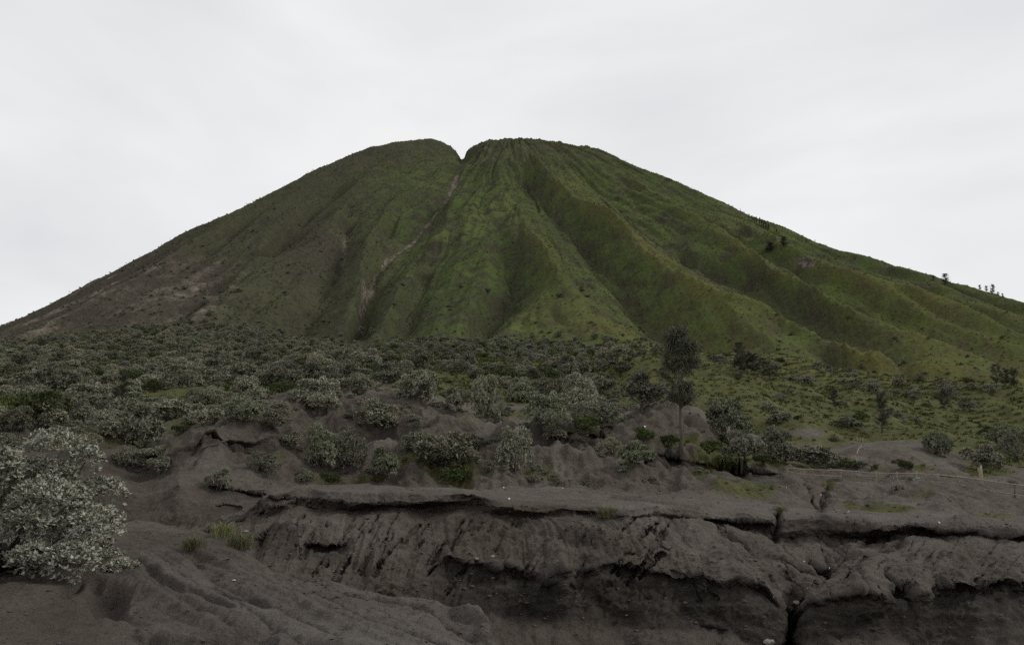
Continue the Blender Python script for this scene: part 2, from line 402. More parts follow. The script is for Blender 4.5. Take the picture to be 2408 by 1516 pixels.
def track_az(t):
    x, z = unproj(t[:, 0], t[:, 1], t[:, 2])
    a = x / t[:, 2]
    o = np.argsort(a)
    return a[o], t[o, 2], z[o]

A = np.concatenate([np.linspace(-1.15, -0.67, 60, endpoint=False), np.linspace(-0.67, 0.67, 1010), np.linspace(0.67, 1.15, 61)[1:]])
NC = len(A)
def on_cols(t, cols=A, blur=3):
    a, Y, z = track_az(t)
    Yc, zc = np.interp(cols, a, Y), np.interp(cols, a, z)
    for _ in range(blur):
        for q in (Yc, zc): q[1:-1] = 0.25 * q[:-2] + 0.5 * q[1:-1] + 0.25 * q[2:]
    return Yc, zc

# ------------------------------------------------------------------ the mountain as a height field
CX, CY, R0, KS = -4.0, 800.0, 78.0, 0.615
HTOP = unproj(1204, 335, 735)[1]
def cone(x, y):
    r = np.hypot(x - CX, y - CY)
    s = r - R0
    s = 0.5 * (s + np.sqrt(s * s + 26 ** 2)) - 4
    z = HTOP - KS * s
    return np.where(z < 90, 90 - (90 - z) * 0.92, z)

GX0, GX1, GY0, GY1, GS = -900, 900, 200, 1160, 2.5
gnx, gny = int((GX1 - GX0) / GS) + 1, int((GY1 - GY0) / GS) + 1

def bilin(g, x, y):
    u = np.clip((x - GX0) / GS, 0, gnx - 1.001); v = np.clip((y - GY0) / GS, 0, gny - 1.001)
    i, j = u.astype(int), v.astype(int); fu, fv = u - i, v - j
    fu = fu * fu * (3 - 2 * fu) * 0.5 + fu * 0.5; fv = fv * fv * (3 - 2 * fv) * 0.5 + fv * 0.5
    return g[j, i] * (1 - fu) * (1 - fv) + g[j, i + 1] * fu * (1 - fv) + g[j + 1, i] * (1 - fu) * fv + g[j + 1, i + 1] * fu * fv

def solve(points):
    """membrane through the surveyed ridge and gully points"""
    px, py, pv = points
    prev = None
    for lev in (16, 8, 4, 2, 1):
        s = GS * lev
        nx, ny = int(math.ceil((GX1 - GX0) / s)) + 1, int(math.ceil((GY1 - GY0) / s)) + 1
        sw = np.zeros((ny, nx)); sv = np.zeros((ny, nx))
        i = np.clip(np.round((px - GX0) / s).astype(int), 0, nx - 1); j = np.clip(np.round((py - GY0) / s).astype(int), 0, ny - 1)
        np.add.at(sw, (j, i), 1); np.add.at(sv, (j, i), pv)
        fix = sw > 0; val = np.where(fix, sv / np.maximum(sw, 1), 0)
        if prev is None: g = np.zeros((ny, nx))
        else:
            yi = np.clip(np.arange(ny) * prev.shape[0] / ny, 0, prev.shape[0] - 1).astype(int)
            xi = np.clip(np.arange(nx) * prev.shape[1] / nx, 0, prev.shape[1] - 1).astype(int)
            g = prev[yi][:, xi].copy()
        fix[0] = fix[-1] = True; fix[:, 0] = fix[:, -1] = True
        g[0] = g[-1] = 0; g[:, 0] = g[:, -1] = 0
        it = {16: 300, 8: 250, 4: 200, 2: 150, 1: 90}[lev]
        for _ in range(it):
            g = np.where(fix, val, g)
            g[1:-1, 1:-1] = 0.25 * (g[:-2, 1:-1] + g[2:, 1:-1] + g[1:-1, :-2] + g[1:-1, 2:])
        g = np.where(fix, val, g)
        prev = g
    for _ in range(1):
        g[1:-1, 1:-1] = 0.6 * g[1:-1, 1:-1] + 0.1 * (g[:-2, 1:-1] + g[2:, 1:-1] + g[1:-1, :-2] + g[1:-1, 2:])
    return g

def dens(line, n):
    line = np.array(line, float)
    t = np.linspace(0, len(line) - 1, n)
    return np.stack([np.interp(t, np.arange(len(line)), line[:, k]) for k in range(line.shape[1])], 1)

def ray(vx, vy):
    dx = (vx * SV - 512) / F; dy = (322 - vy * SV) / F
    return dx / (CP - dy * SP), (SP + dy * CP) / (CP - dy * SP)      # x/Y , z/Y

SIL = [(-160,850),(0,778),(70,748),(140,712),(220,668),(290,632),(340,605),(400,575),(470,532),(540,502),(610,465),(690,430),(760,398),(820,372),(870,350),(900,342),(950,335),(1010,331),(1040,336),(1056,346),(1074,354),(1085,374),(1090,374),(1097,350),(1108,343),(1150,331),(1180,329),(1200,323),(1215,328),(1260,328),(1300,335),(1350,342),(1400,352),(1450,372),(1500,395),(1560,422),(1620,448),(1690,480),(1750,508),(1800,530),(1850,550),(1900,570),(1960,592),(2040,612),(2120,635),(2190,655),(2260,675),(2330,692),(2408,710),(2560,745)]
sil = dens(SIL, 1500)
sil[:, 1] += np.where((sil[:, 0] > 850) & (sil[:, 0] < 1480), 2.6 * noise(sil[:, 0] / 9, 0 * sil[:, 0] + 0.5, 0 * sil[:, 0]) + 1.6 * noise(sil[:, 0] / 3.7, 0 * sil[:, 0] + 3.5, 0 * sil[:, 0]), 0)
YY = np.linspace(225, 900, 600)
sx, sy, sd = [], [], []
for vx, vy in sil:
    a, e = ray(vx, vy)
    cl = e * YY - cone(a * YY, YY)
    k = np.argmin(cl)
    sx.append(a * YY[k]); sy.append(YY[k]); sd.append(cl[k])
sx, sy, sd = map(np.array, (sx, sy, sd))
# the rim keeps its height a little way before and behind the skyline
off = np.array([-26, -13, 0, 13, 26.0])
rx_, ry_, rd_ = [np.concatenate(q) for q in zip(*[(sx * (sy + o) / sy, sy + o, sd) for o in off])]
fx_, fy_ = np.meshgrid(np.linspace(-0.22, 0.26, 9), np.arange(235, 640, 30.0))
zx_, zy_ = (fx_ * fy_).ravel(), fy_.ravel()
zd_ = np.where(fx_.ravel() > 0.2, 4.0, 0.0)
gs = solve((np.concatenate([rx_, zx_]), np.concatenate([ry_, zy_]), np.concatenate([rd_, zd_])))

RIDGES = [  # (amplitude in metres, polyline)
 (3,[(1202,325),(1190,365),(1181,400),(1170,451)]),(9,[(1170,451),(1193,478),(1228,501),(1250,544),(1285,590),(1310,645),(1360,692),(1400,735),(1470,800),(1520,830)]),
 (5,[(1170,451),(1150,560),(1140,650),(1105,740),(1065,800)]),
 (3.5,[(1075,450),(1040,530),(985,610),(930,700),(890,790)]),
 (4.5,[(1300,650),(1250,720),(1190,780),(1150,820)]),
 (7,[(1210,330),(1248,365),(1279,393),(1318,431),(1349,458),(1388,482),(1423,501),(1471,532)]),
 (12,[(1471,532),(1494,564),(1535,601),(1585,634),(1635,661),(1680,672),(1734,692),(1808,721),(1866,750),(1920,771),(1970,798),(2032,812),(2115,835),(2185,846),(2280,866),(2405,895)]),
 (10,[(1685,680),(1692,701),(1726,726),(1763,759),(1804,788),(1846,829),(1866,850)]),
 (8,[(1790,725),(1825,759),(1858,788),(1895,829),(1941,866)]),(7,[(1970,798),(2000,825),(2040,854)]),
 (4,[(1390,355),(1470,410),(1543,452)]),
 (11,[(1543,452),(1589,485),(1643,506),(1692,531),(1742,560),(1784,585),(1817,614),(1858,630),(1900,655),(1945,684),(1991,709),(2024,728),(2073,734),(2111,755),(2177,779),(2239,808),(2289,833),(2322,842),(2351,858)]),
 (9,[(1720,505),(1763,535),(1808,556),(1866,585),(1908,606),(1949,622),(2011,643),(2073,659),(2135,680),(2198,697),(2260,726),(2322,755),(2408,792),(2520,830)]),
 (6,[(2190,668),(2240,688),(2300,708),(2408,740),(2520,775)]),
 (3,[(1330,390),(1400,445),(1460,500)]),
 (4,[(905,352),(883,385),(840,430),(800,500),(750,590),(700,670),(650,750)]),
 (4,[(960,400),(937,458),(885,517),(860,575),(850,650),(825,740),(790,800)]),
 (4,[(820,385),(720,470),(650,530),(590,600),(530,680),(470,745)]),
 (3.5,[(720,440),(600,515),(500,590),(419,640),(320,705),(233,745)]),
 (3,[(540,520),(430,590),(320,655),(200,715),(90,765)]),
]
GULLIES = [
 (-8.01,[(1087,378),(1083,395),(1070,430),(1055,465),(1030,500),(1010,535),(980,570),(945,600),(910,640),(885,670),(870,710),(855,740),(848,770),(848,828)]),
 (-4,[(1030,580),(1018,606),(983,668),(968,710),(949,773),(935,810)]),
 (-5.5,[(1200,620),(1209,645),(1216,691),(1209,722),(1162,769),(1127,807),(1110,828)]),
 (-5,[(1235,430),(1263,466),(1305,513)]),(-11,[(1305,513),(1337,552),(1380,602),(1425,655),(1465,695),(1490,735),(1520,780),(1550,806)]),
 (-6,[(1302,391),(1364,438),(1422,482),(1470,522)]),(-12,[(1470,520),(1505,556),(1560,604),(1620,645),(1690,668),(1800,708),(1900,752),(2000,792)]),
 (-6,[(1450,430),(1520,470),(1580,505),(1640,540),(1700,580)]),
 (-5,[(1580,520),(1610,570),(1640,620),(1650,655)]),(-4,[(1770,640),(1800,680),(1830,715)]),
 (-9,[(1742,553),(1800,594),(1883,640),(1933,676),(1991,704),(2080,728),(2200,772),(2330,832)]),
 (-8,[(1960,606),(2060,645),(2160,676),(2260,712),(2340,748),(2420,782)]),
 (-5,[(1760,715),(1790,755),(1830,800),(1870,840)]),(-5,[(1880,765),(1920,800),(1960,845)]),
 (-6,[(817,500),(817,567),(805,602),(801,652),(782,691),(755,722),(735,761),(715,800)]),
 (-5,[(935,520),(914,551),(910,600),(900,645)]),
 (-7,[(800,460),(782,482),(743,513),(716,544),(666,590),(611,637),(560,690),(520,740)]),
 (-5,[(690,470),(636,500),(543,572),(465,632),(388,690),(290,735)]),(-4,[(500,560),(400,620),(300,675),(190,735)]),
]
gxp, gyp, gvp = [rx_], [ry_], [rd_]
kn = np.argmin(np.abs(sil[:, 0] - 1087))
for dx_ in np.linspace(-1.8, 1.8, 5):                    # the summit cleft runs back through the rim
    yb = np.linspace(-85, 130, 140)
    bx, by = sx[kn] * (sy[kn] + yb) / sy[kn] + dx_, sy[kn] + yb
    e_ = ray(*sil[kn])[1]
    zz_ = np.where(yb < 0, e_ * by - 2.5 + 0.05 * yb, e_ * sy[kn] - 3) + abs(dx_) * 0.5
    gxp.append(bx); gyp.append(by); gvp.append(zz_ - cone(bx, by))
gully_xy = []
for amp, line in RIDGES + GULLIES:
    amp = amp * (1.1 if np.mean([q[0] for q in line]) > 1400 else 1.45)
    d = dens(line, 40 * len(line))
    amps = amp * np.minimum(1, np.linspace(0.3, 2.4, len(d)))
    last = None
    for (vx, vy), am in zip(d, amps):
        a, e = ray(vx, vy)
        X = a * YY
        cl = e * YY - (cone(X, YY) + bilin(gs, X, YY) + am)
        hit = np.where(cl < 0)[0]
        k = hit[0] if len(hit) else np.argmin(cl)
        x, y = X[k], YY[k]
        gxp.append([x]); gyp.append([y]); gvp.append([bilin(gs, np.array([x]), np.array([y]))[0] + am])
        if abs(amp + 8.01 * 1.45) < 1e-6: gully_xy.append((x, y))
        last = (x, y, am)
    ux_, uy_ = last[0] - CX, last[1] - CY; ul_ = math.hypot(ux_, uy_); ux_, uy_ = ux_ / ul_, uy_ / ul_
    for t_ in np.linspace(0, 1, 40)[1:]:                    # the line runs out into the apron
        x, y = last[0] + ux_ * 75 * t_, last[1] + uy_ * 75 * t_
        gxp.append([x]); gyp.append([y]); gvp.append([bilin(gs, np.array([x]), np.array([y]))[0] + last[2] * (1 - t_) ** 0.7])
        if abs(amp + 8.01 * 1.45) < 1e-6: gully_xy.append((x, y))
gd = solve(tuple(np.concatenate(q) for q in (gxp, gyp, gvp)))
gully_xy = np.array(gully_xy)
mask_r, mask_g = np.zeros_like(gd), np.zeros_like(gd)
for X_, Y_, v_ in zip(gxp[6:], gyp[6:], gvp[6:]):
    i_, j_ = int(round((X_[0] - GX0) / GS)), int(round((Y_[0] - GY0) / GS))
    if 0 <= i_ < gnx and 0 <= j_ < gny:
        if v_[0] - gs[j_, i_] > 0: mask_r[j_, i_] = 1
        else: mask_g[j_, i_] = 1
for _ in range(3):
    for q in (mask_r, mask_g):
        q[1:-1, 1:-1] = np.maximum(q[1:-1, 1:-1] * 0.75, 0.22 * (q[:-2, 1:-1] + q[2:, 1:-1] + q[1:-1, :-2] + q[1:-1, 2:]))
gvar = gd - gs                                   # ridge (+) / gully (-)

def dist_line(x, y, line):
    sh = x.shape; x, y = x.ravel(), y.ravel()
    d = np.full(x.shape, 1e9)
    for k in range(0, len(line), 1):
        d = np.minimum(d, (x - line[k, 0]) ** 2 + (y - line[k, 1]) ** 2)
    return np.sqrt(d).reshape(sh)

def mtn_z(x, y):
    z = cone(x, y) + bilin(gd, x, y)
    phi = np.arctan2(x - CX, CY - y); r = np.hypot(x - CX, y - CY)
    cleft = np.maximum(sstep(3.5, 12, np.abs(x - sx[kn] / sy[kn] * y)), sstep(690, 640, y))
    w = sstep(40, 140, r) * sstep(30, 60, z) * cleft
    ph = phi + 0.020 * noise(phi * 6, r * 0.011, 0 * x + 2.5) + 0.012 * noise(phi * 20, r * 0.03, 0 * x + 7.5)
    vee = lambda f, o: np.abs(noise(ph * f, r * 0.0035 * f / 10, 0 * x + o)) * 2.2 - 0.6
    w2 = sstep(110, 260, r)
    z = z + w * (3.0 * w2 * vee(12, 0.5) + 2.6 * vee(27, 3.5) + 1.3 * vee(64, 5.5))
    rim = sstep(150, 85, r) * sstep(20, 50, r) * cleft
    z = z + rim * (1.5 * fbm(x / 7, y / 7, 0 * x, 3) + 0.8 * np.abs(noise(x / 2.7, y / 2.7, 0 * x + 4)))
    return z

# ------------------------------------------------------------------ ground sheet (gully cliff, terrace, banks, hillside)
seg = [(C0, None), (C1, 16), (C2, 30), (C3, 46), (C4, 10), (C5, 52), (C6, 44), (C7, 14), (C8, 18), (C9, 20), (B0, 8), (B1, 34), (B15, 24), (B2, 28), (B3, 40), (B4, 22)]
cols = [on_cols(t) for t, _ in seg]
lx = A * 25.0
def stepn(f, o, a):                       # blocky in-and-out of a broken edge
    n_ = noise(lx * f, 0 * lx + o, 0 * lx); return a * np.clip(n_ * 3.0, -1, 1)
for k_ in (7, 8):
    cols[k_] = (cols[k_][0] + stepn(0.45, 1.5, 0.30) + stepn(1.3, 4.5, 0.14), cols[k_][1] + (0.05 if k_ == 7 else 0.02) * noise(lx * 1.1, 0 * lx + 8.5, 0 * lx) * 2)
cols[6] = (cols[6][0] + stepn(0.6, 9.5, 0.12), cols[6][1] + 0.07 * noise(lx * 0.8, 0 * lx + 12.5, 0 * lx) * 2)
for k_ in (3, 4):
    wL = sstep(985, 1045, np.interp(A, track_az(C4)[0], np.sort(C4[:, 0])))
    cols[k_] = (cols[k_][0] + wL * (stepn(0.7, 21.5, 0.18) + stepn(2.2, 24.5, 0.10)), cols[k_][1] + wL * 0.07 * noise(lx * 1.7, 0 * lx + 27.5, 0 * lx) * 2)
mod = np.clip(0.42 + 1.5 * noise(lx * 0.33, 0 * lx + 31.5, 0 * lx), 0.05, 1.0)
mod = np.maximum(mod, sstep(0.33, 0.40, A)) * (1 - 0.6 * sstep(0.12, 0.16, A) * sstep(0.33, 0.29, A))
cols[6] = (cols[7][0] + (cols[6][0] - cols[7][0]) * mod - 0.10 * (1 - mod), cols[6][1])
mod2 = np.clip(0.5 + 1.6 * noise(lx * 0.5, 0 * lx + 41.5, 0 * lx), 0.0, 1.0)
cols[3] = (cols[4][0] + (cols[3][0] - cols[4][0]) * np.where(cols[3][0] > cols[4][0], mod2, 1), cols[3][1])
cols[2] = (cols[2][0] + 0.45 * noise(lx * 0.55, 0 * lx + 51.5, 0 * lx) * 2, cols[2][1] + 0.30 * noise(lx * 0.4, 0 * lx + 54.5, 0 * lx) * 2 + 0.12 * noise(lx * 1.5, 0 * lx + 57.5, 0 * lx))
cols[1] = (cols[1][0] + 0.5 * noise(lx * 0.45, 0 * lx + 61.5, 0 * lx) * 2, cols[1][1] + 0.35 * noise(lx * 0.5, 0 * lx + 64.5, 0 * lx) * 2)
PY_, PZ_ = [cols[0][0]], [cols[0][1]]
for k in range(1, len(seg)):
    n = seg[k][1]
    for i in range(1, n + 1):
        t = i / n
        PY_.append(cols[k - 1][0] * (1 - t) + cols[k][0] * t); PZ_.append(cols[k - 1][1] * (1 - t) + cols[k][1] * t)
PY_, PZ_ = np.array(PY_), np.array(PZ_)
for _ in range(2):
    for q in (PY_, PZ_): q[1:-1] = 0.2 * q[:-2] + 0.6 * q[1:-1] + 0.2 * q[2:]
n_near = len(PY_)
# hillside rows up to the mountain's foot
YM = 240.0
hy = [cols[-1]] + [on_cols(t) for t in (H0, H1, H2, H3)]
hillY = np.array([h[0] for h in hy]); hillZ = np.array([h[1] for h in hy])
def hill_z(j, Y):
    """height of the scrub hillside on column j (array) at distance Y"""
    out = np.empty_like(Y)
    for c in range(len(j)):
        out[:, c] = np.interp(Y[:, c], hillY[:, j[c]], hillZ[:, j[c]])
    return out
NH = 130
tt = np.linspace(0, 1, NH + 1)[1:]
YH = PY_[-1][None, :] * (YM / PY_[-1][None, :]) ** tt[:, None]
jc = np.arange(NC)
def far_z(Y):
    x = A[None, :] * Y
    zh = hill_z(jc, Y)
    zh = zh + np.where(Y > 300, (Y - 300) * 0.01, 0)
    zm = mtn_z(x, Y)
    w = sstep(60, 110, Y)
    zh = zh + w * (1.2 + 3.0 * sstep(0.05, 0.2, A)[None, :]) * fbm(x / 34, Y / 34, 0 * x, 3) + sstep(48, 70, Y) * (0.55 + 0.5 * sstep(0.05, 0.2, A)[None, :]) * fbm(x / 9, Y / 9, 0 * x + 2, 3)
    zh = zh + w * 3.2 * sstep(0.05, 0.2, A)[None, :] * (np.abs(noise(x / 24 + Y / 46, Y / 80, 0 * x + 11.5)) * 2.2 - 0.6)
    z = smax(zm, zh, 7.0)
    return z + sstep(150, 330, Y) * (0.45 * fbm(x / 7.5, Y / 7.5, z / 7.5, 2) + 0.40 * noise(x / 2.3, Y / 2.3, z / 2.3))
ZH = far_z(YH)
GYc = np.vstack([PY_, YH]); GZc = np.vstack([PZ_, ZH]); GXc = A[None, :] * GYc
gvx, gvy = proj(GXc, GYc, GZc)

runoff = np.zeros_like(GYc)
near = np.zeros_like(GYc); near[:n_near] = 1
near[n_near - 25:n_near] = np.linspace(1, 0, 25)[:, None]
damp = np.zeros_like(GYc)

# --- local relief: undercut notches (x range, top edge, bottom edge, depth)
def notch(top, bot, depth, p=1.0, rows=(0, n_near), dark_w=0.8):
    global GYc, damp
    top = np.array(top, float); bot = np.array(bot, float)
    s = slice(*rows); vx, vy = gvx[s], gvy[s]
    x0, x1 = top[0, 0], top[-1, 0]
    jit = 3.0 * noise(vx / 14, vy * 0, vx * 0 + x0)
    t_ = np.interp(vx, top[:, 0], top[:, 1]) + jit; b_ = np.interp(vx, bot[:, 0], bot[:, 1]) + jit
    q = (vy - t_) / np.maximum(b_ - t_, 1e-3)
    w = np.where((q > 0) & (q < 1), (1 - q) ** p, 0) * sstep(0, 0.12, (vx - x0) / (x1 - x0)) * sstep(0, 0.12, (x1 - vx) / (x1 - x0))
    w = w * sstep(-0.02, 0.06, q)
    GYc[s] = GYc[s] + depth * w
    damp[s] = np.maximum(damp[s], dark_w * np.clip(w * 1.6, 0, 1))  # darker in the undercut, most near its top edge
notch([(592,1275),(625,1248),(665,1252),(705,1262)], [(592,1312),(640,1318),(705,1322)], 0.6, 0.7, (36, 200))
notch([(712,1272),(770,1284),(840,1266)], [(712,1318),(760,1334),(840,1290)], 0.6, 0.7, (36, 200))
notch([(1318,1262),(1345,1256),(1430,1272)], [(1318,1292),(1360,1290),(1430,1286)], 0.45, 0.8, (36, 200))
notch([(1360,1282),(1420,1292),(1500,1300)], [(1360,1296),(1420,1304),(1500,1312)], 0.28, 1, (36, 200), 0.4)
notch([(1150,1222),(1220,1228),(1270,1238)], [(1150,1236),(1220,1244),(1270,1250)], 0.25, 1, (36, 200), 0.4)
notch([(640,1172),(665,1166),(700,1172)], [(640,1186),(700,1188)], 0.35, 0.8, (36, 260), 0.5)
notch([(2080,1395),(2130,1372),(2170,1385)], [(2080,1425),(2170,1428)], 0.5, 0.8, (10, 200))
notch([(2190,1378),(2240,1362),(2300,1378)], [(2190,1410),(2300,1410)], 0.5, 0.8, (10, 200))
notch([(2310,1380),(2350,1362),(2420,1378)], [(2310,1405),(2420,1410)], 0.6, 0.8, (10, 200))
notch([(480,1140),(540,1150),(620,1160)], [(480,1165),(540,1185),(620,1190)], 0.50, 0.8, (240, n_near), 0.55)
notch([(505,1188),(535,1184),(570,1190)], [(505,1206),(570,1206)], 0.2, 0.8, (200, n_near), 0.5)
notch([(1280,1012),(1340,1016),(1430,1024)], [(1280,1045),(1430,1050)], 0.44, 0.8, (240, n_near), 0.4)
notch([(1310,1040),(1335,1030),(1370,1042)], [(1310,1060),(1370,1062)], 0.33, 0.8, (240, n_near), 0.5)
notch([(1510,1075),(1560,1066),(1620,1084)], [(1510,1125),(1620,1118)], 0.88, 0.8, (240, n_near), 0.6)
notch([(1620,1086),(1720,1094),(1860,1118)], [(1620,1112),(1720,1116),(1860,1140)], 0.44, 0.8, (240, n_near), 0.45)
notch([(2100,1148),(2125,1146),(2160,1156)], [(2100,1168),(2160,1175)], 0.28, 0.8, (240, n_near), 0.3)
notch([(1640,1213),(1720,1225),(1825,1232)], [(1640,1228),(1825,1262)], 0.7, 0.5, (150, 260), 0.5)

# --- cracks and rills
def crack(line, width, depth, rows=(0, n_near), dark_w=0.5):
    global GYc, GZc, damp
    d = dens(line, 14 * len(line)); d[:, 0] += 2.2 * noise(d[:, 1] / 9, d[:, 0] / 30, 0.3)
    s = slice(*rows)
    best = np.full(gvx[s].shape, 1e9)
    for vx, vy in d:
        best = np.minimum(best, (gvx[s] - vx) ** 2 + (gvy[s] - vy) ** 2)
    w = np.exp(-best / (2 * width ** 2))
    GYc[s] = GYc[s] + depth * w * 0.75; GZc[s] = GZc[s] - depth * w * 0.45
    damp[s] = np.maximum(damp[s], dark_w * w)  # darker along the line
crack([(1831,1205),(1834,1225),(1829,1245),(1826,1264)], 4, 1.3, (100, 260), 0.9)
crack([(1868,1440),(1864,1480),(1862,1520),(1860,1600)], 9, 2.6, (0, 110), 0.9)
crack([(1893,1132),(1915,1158),(1906,1176),(1925,1196)], 3, 0.5, (240, n_near))
crack([(1945,1122),(1952,1140),(1938,1165),(1936,1198)], 3, 0.6, (240, n_near))
crack([(2230,1180),(2260,1190),(2285,1208)], 3, 0.4, (240, n_near))
crack([(1690,1250),(1760,1285),(1830,1318),(1900,1345),(1945,1356)], 5, 0.35, (36, 200))
crack([(1900,1320),(1930,1340),(1958,1345)], 4, 0.5, (36, 200))
crack([(2160,1252),(2080,1296),(2000,1345),(1985,1372)], 4, 0.22, (36, 200))
crack([(2060,1262),(2010,1300),(1965,1343),(1940,1372),(1875,1420)], 4, 0.30, (36, 200))
crack([(2075,1350),(2110,1380),(2140,1420)], 4, 0.25, (10, 200), 0.7)
crack([(2020,1340),(2030,1365),(2040,1395)], 3, 0.22, (10, 200), 0.7)
crack([(1440,1165),(1500,1172),(1560,1182),(1640,1195)], 2.5, 0.25, (200, 290))
for q in range(125):                                   # the rills that run down the faces
    vx0, vy0 = random.uniform(640, 2400), random.uniform(1205, 1330)
    ln = random.uniform(16, 70)
    if vx0 < 1600 or vx0 > 1975: kx = random.uniform(0.6, 1.0) if vx0 < 1600 else random.uniform(0.5, 1.3)
    else: kx = -random.uniform(0.2, 1.6)
    if vx0 > 1600: vy0 += 30
    crack([(vx0, vy0), (vx0 - ln * 0.5 * kx, vy0 + ln * 0.45), (vx0 - ln * 0.95 * kx, vy0 + ln)], random.uniform(1.3, 2.8), random.uniform(0.10, 0.32) * (1 if vx0 < 1600 else 0.32), (10, 200), 0.35)

# --- erosion texture
s = slice(0, n_near)
X, Y, Z = GXc[s], GYc[s], GZc[s]
vx, vy = gvx[s], gvy[s]
ti = np.gradient(np.stack([X, Y, Z], -1), axis=0); tj = np.gradient(np.stack([X, Y, Z], -1), axis=1)
nrm = np.cross(tj, ti); nrm /= np.linalg.norm(nrm, axis=2)[..., None] + 1e-9
nrm[nrm[..., 1] > 0.6] *= 1
face = sstep(0.35, 0.75, 1 - np.abs(nrm[..., 2]))                # steepness
face = np.maximum(face, sstep(1195, 1240, vy) * 0.55)
leftw = 1 - sstep(1560, 1700, vx); rightw = sstep(1930, 2000, vx); midw = np.clip(1 - leftw - rightw, 0, 1)
def streak(u, w, sc1):
    return ridged(u * sc1, w * 0.55, 0 * u + 4.0, 3) - 0.9
st = leftw * streak(X - 1.0 * Z + 0.4 * Y, X + Z, 2.6) + rightw * streak(X - 0.7 * Z, X + Z, 1.7) * 0.7 + midw * streak(X + 1.6 * Z, X - Z, 1.8) * 0.6
d = 0.28 * fbm(X / 3.2, Y / 3.2, Z / 2.0, 3) * (0.4 + 0.6 * face)
d = d + face * (0.07 * (ridged(X / 1.3, Y / 1.3, Z / 0.8, 3) - 1) + 0.05 * (ridged(X / 0.38, Y / 0.38, Z / 0.30, 2) - 0.7) * sstep(-0.2, 0.4, noise(X / 1.7, Y / 1.7, Z / 1.7)))
st2 = leftw * streak(X - 1.0 * Z + 0.4 * Y, (X + Z) * 1.6, 7.5) + rightw * streak(X - 0.9 * Z, (X + Z) * 1.6, 6.0) + midw * streak(X + 1.3 * Z, (X - Z) * 1.6, 6.0)
stw = (leftw + 0.35 * (rightw + midw)) * (1 - 0.85 * sstep(1415, 1465, vy))
d = d + face * (stw * (0.12 * st + 0.045 * st2) + 0.16 * fbm(X / 0.8, Y / 0.8, Z / 0.55, 4, 0.6))
d = d + (1 - face) * 0.06 * fbm(X / 0.9, Y / 1.4, Z / 0.9, 4, 0.55)
recess = sstep(0.2, 0.6, damp[s])  # mask of the darkened notches and cracks
d = d + face * (0.07 + 0.16 * recess) * np.clip(noise(X * 0.35, Y * 0.35, Z * 2.6 + 0.3 * X * 0.2) * 3.5, -1, 1)        # bedding: hard and soft layers
sq = Z * 2.3 + 0.10 * X + 1.2 * noise(X * 0.28, Y * 0.28, 0 * X + 9.5)
saw = (sq - np.floor(sq)) * 2 - 1
d = d + face * (0.035 + 0.10 * recess) * saw * sstep(-0.25, 0.35, noise(X * 0.45, Y * 0.45, Z * 0.8 + 6))
d = d + face * recess * (0.30 * fbm(X / 2.4, Y / 2.4, Z / 1.5, 2) + 0.24 * fbm(X / 1.1, Y / 1.1, Z / 0.7, 3) + 0.10 * (ridged(X / 0.5, Y / 0.5, Z / 0.35, 2) - 0.8))
d = d + (0.25 + 0.75 * face) * (0.030 * (ridged(X / 0.22, Y / 0.22, Z / 0.16, 2) - 0.7) + 0.018 * noise(X / 0.09, Y / 0.09, Z / 0.09))
d = d + 0.022 * fbm(X / 0.16, Y / 0.16, Z / 0.16, 2)
bank = sstep(28, 34, Y)
runoff[s] = np.clip(face * (0.5 * st + 0.5 * st2), -1, 1) * (1 - 0.85 * sstep(1415, 1465, vy))
d = d + face * sstep(0.2, 0.6, damp[s]) * 0.10 * (ridged(X * 2.0, Y * 0.3, Z * 0.45, 3) - 1.0)
flat = sstep(1560, 1760, vx) * sstep(1090, 1120, vy)
d = d + bank * (1 - 0.5 * flat) * (0.55 * fbm(X / 2.6 + 8, Y / 2.6, Z / 1.6, 4) + 0.38 * (ridged(X * 0.42 + 0.2 * Z, Y * 0.12, Z * 0.12, 3) - 1.0) + 0.12 * fbm(X / 0.5, Y / 0.6, Z / 0.5, 3, 0.6))
q2 = (vy - np.interp(vx, B2[:, 0], B2[:, 1])) / 42.0
scarp = np.clip(np.exp(-((vx - 480) / 190) ** 4) + 0.22 * np.exp(-((vx - 1690) / 170) ** 4) + 0.5 * np.exp(-((vx - 1350) / 110) ** 4), 0, 1) * sstep(0.0, 0.10, q2) * sstep(1.2, 0.5, q2) * bank
d = d - 0.75 * scarp * (0.7 + 0.6 * noise(X / 1.6, Y / 1.6, Z / 1.6))
lip = np.exp(-((vy - np.interp(vx, C9[:, 0], C9[:, 1])) / 6.0) ** 2)
d = d * (1 - 0.55 * lip) * near[s]
GXc[s] = X + nrm[..., 0] * d * 0.6; GYc[s] = Y + nrm[..., 1] * d; GZc[s] = Z + nrm[..., 2] * d
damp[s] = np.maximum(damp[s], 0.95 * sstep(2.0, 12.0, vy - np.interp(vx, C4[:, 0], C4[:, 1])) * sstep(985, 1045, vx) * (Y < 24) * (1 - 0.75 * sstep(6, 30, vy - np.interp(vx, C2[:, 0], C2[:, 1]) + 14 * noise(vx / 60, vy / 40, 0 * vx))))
damp[s] = np.maximum(damp[s], 0.75 * np.exp(-((vx - 440) / 120) ** 2 - ((vy - 1110) / 75) ** 2) * sstep(-0.5, 0.2, fbm(X / 1.6, Y / 1.6, Z / 0.7, 3)) * bank)  # shade of the left bank cliff painted into its colour
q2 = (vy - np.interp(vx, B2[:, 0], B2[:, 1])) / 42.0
cliffy = np.clip(np.exp(-((vx - 480) / 190) ** 4) + np.exp(-((vx - 1690) / 170) ** 4) + 0.7 * np.exp(-((vx - 1350) / 110) ** 4), 0, 1) * sstep(-0.02, 0.12, q2) * sstep(1.15, 0.7, q2) * bank
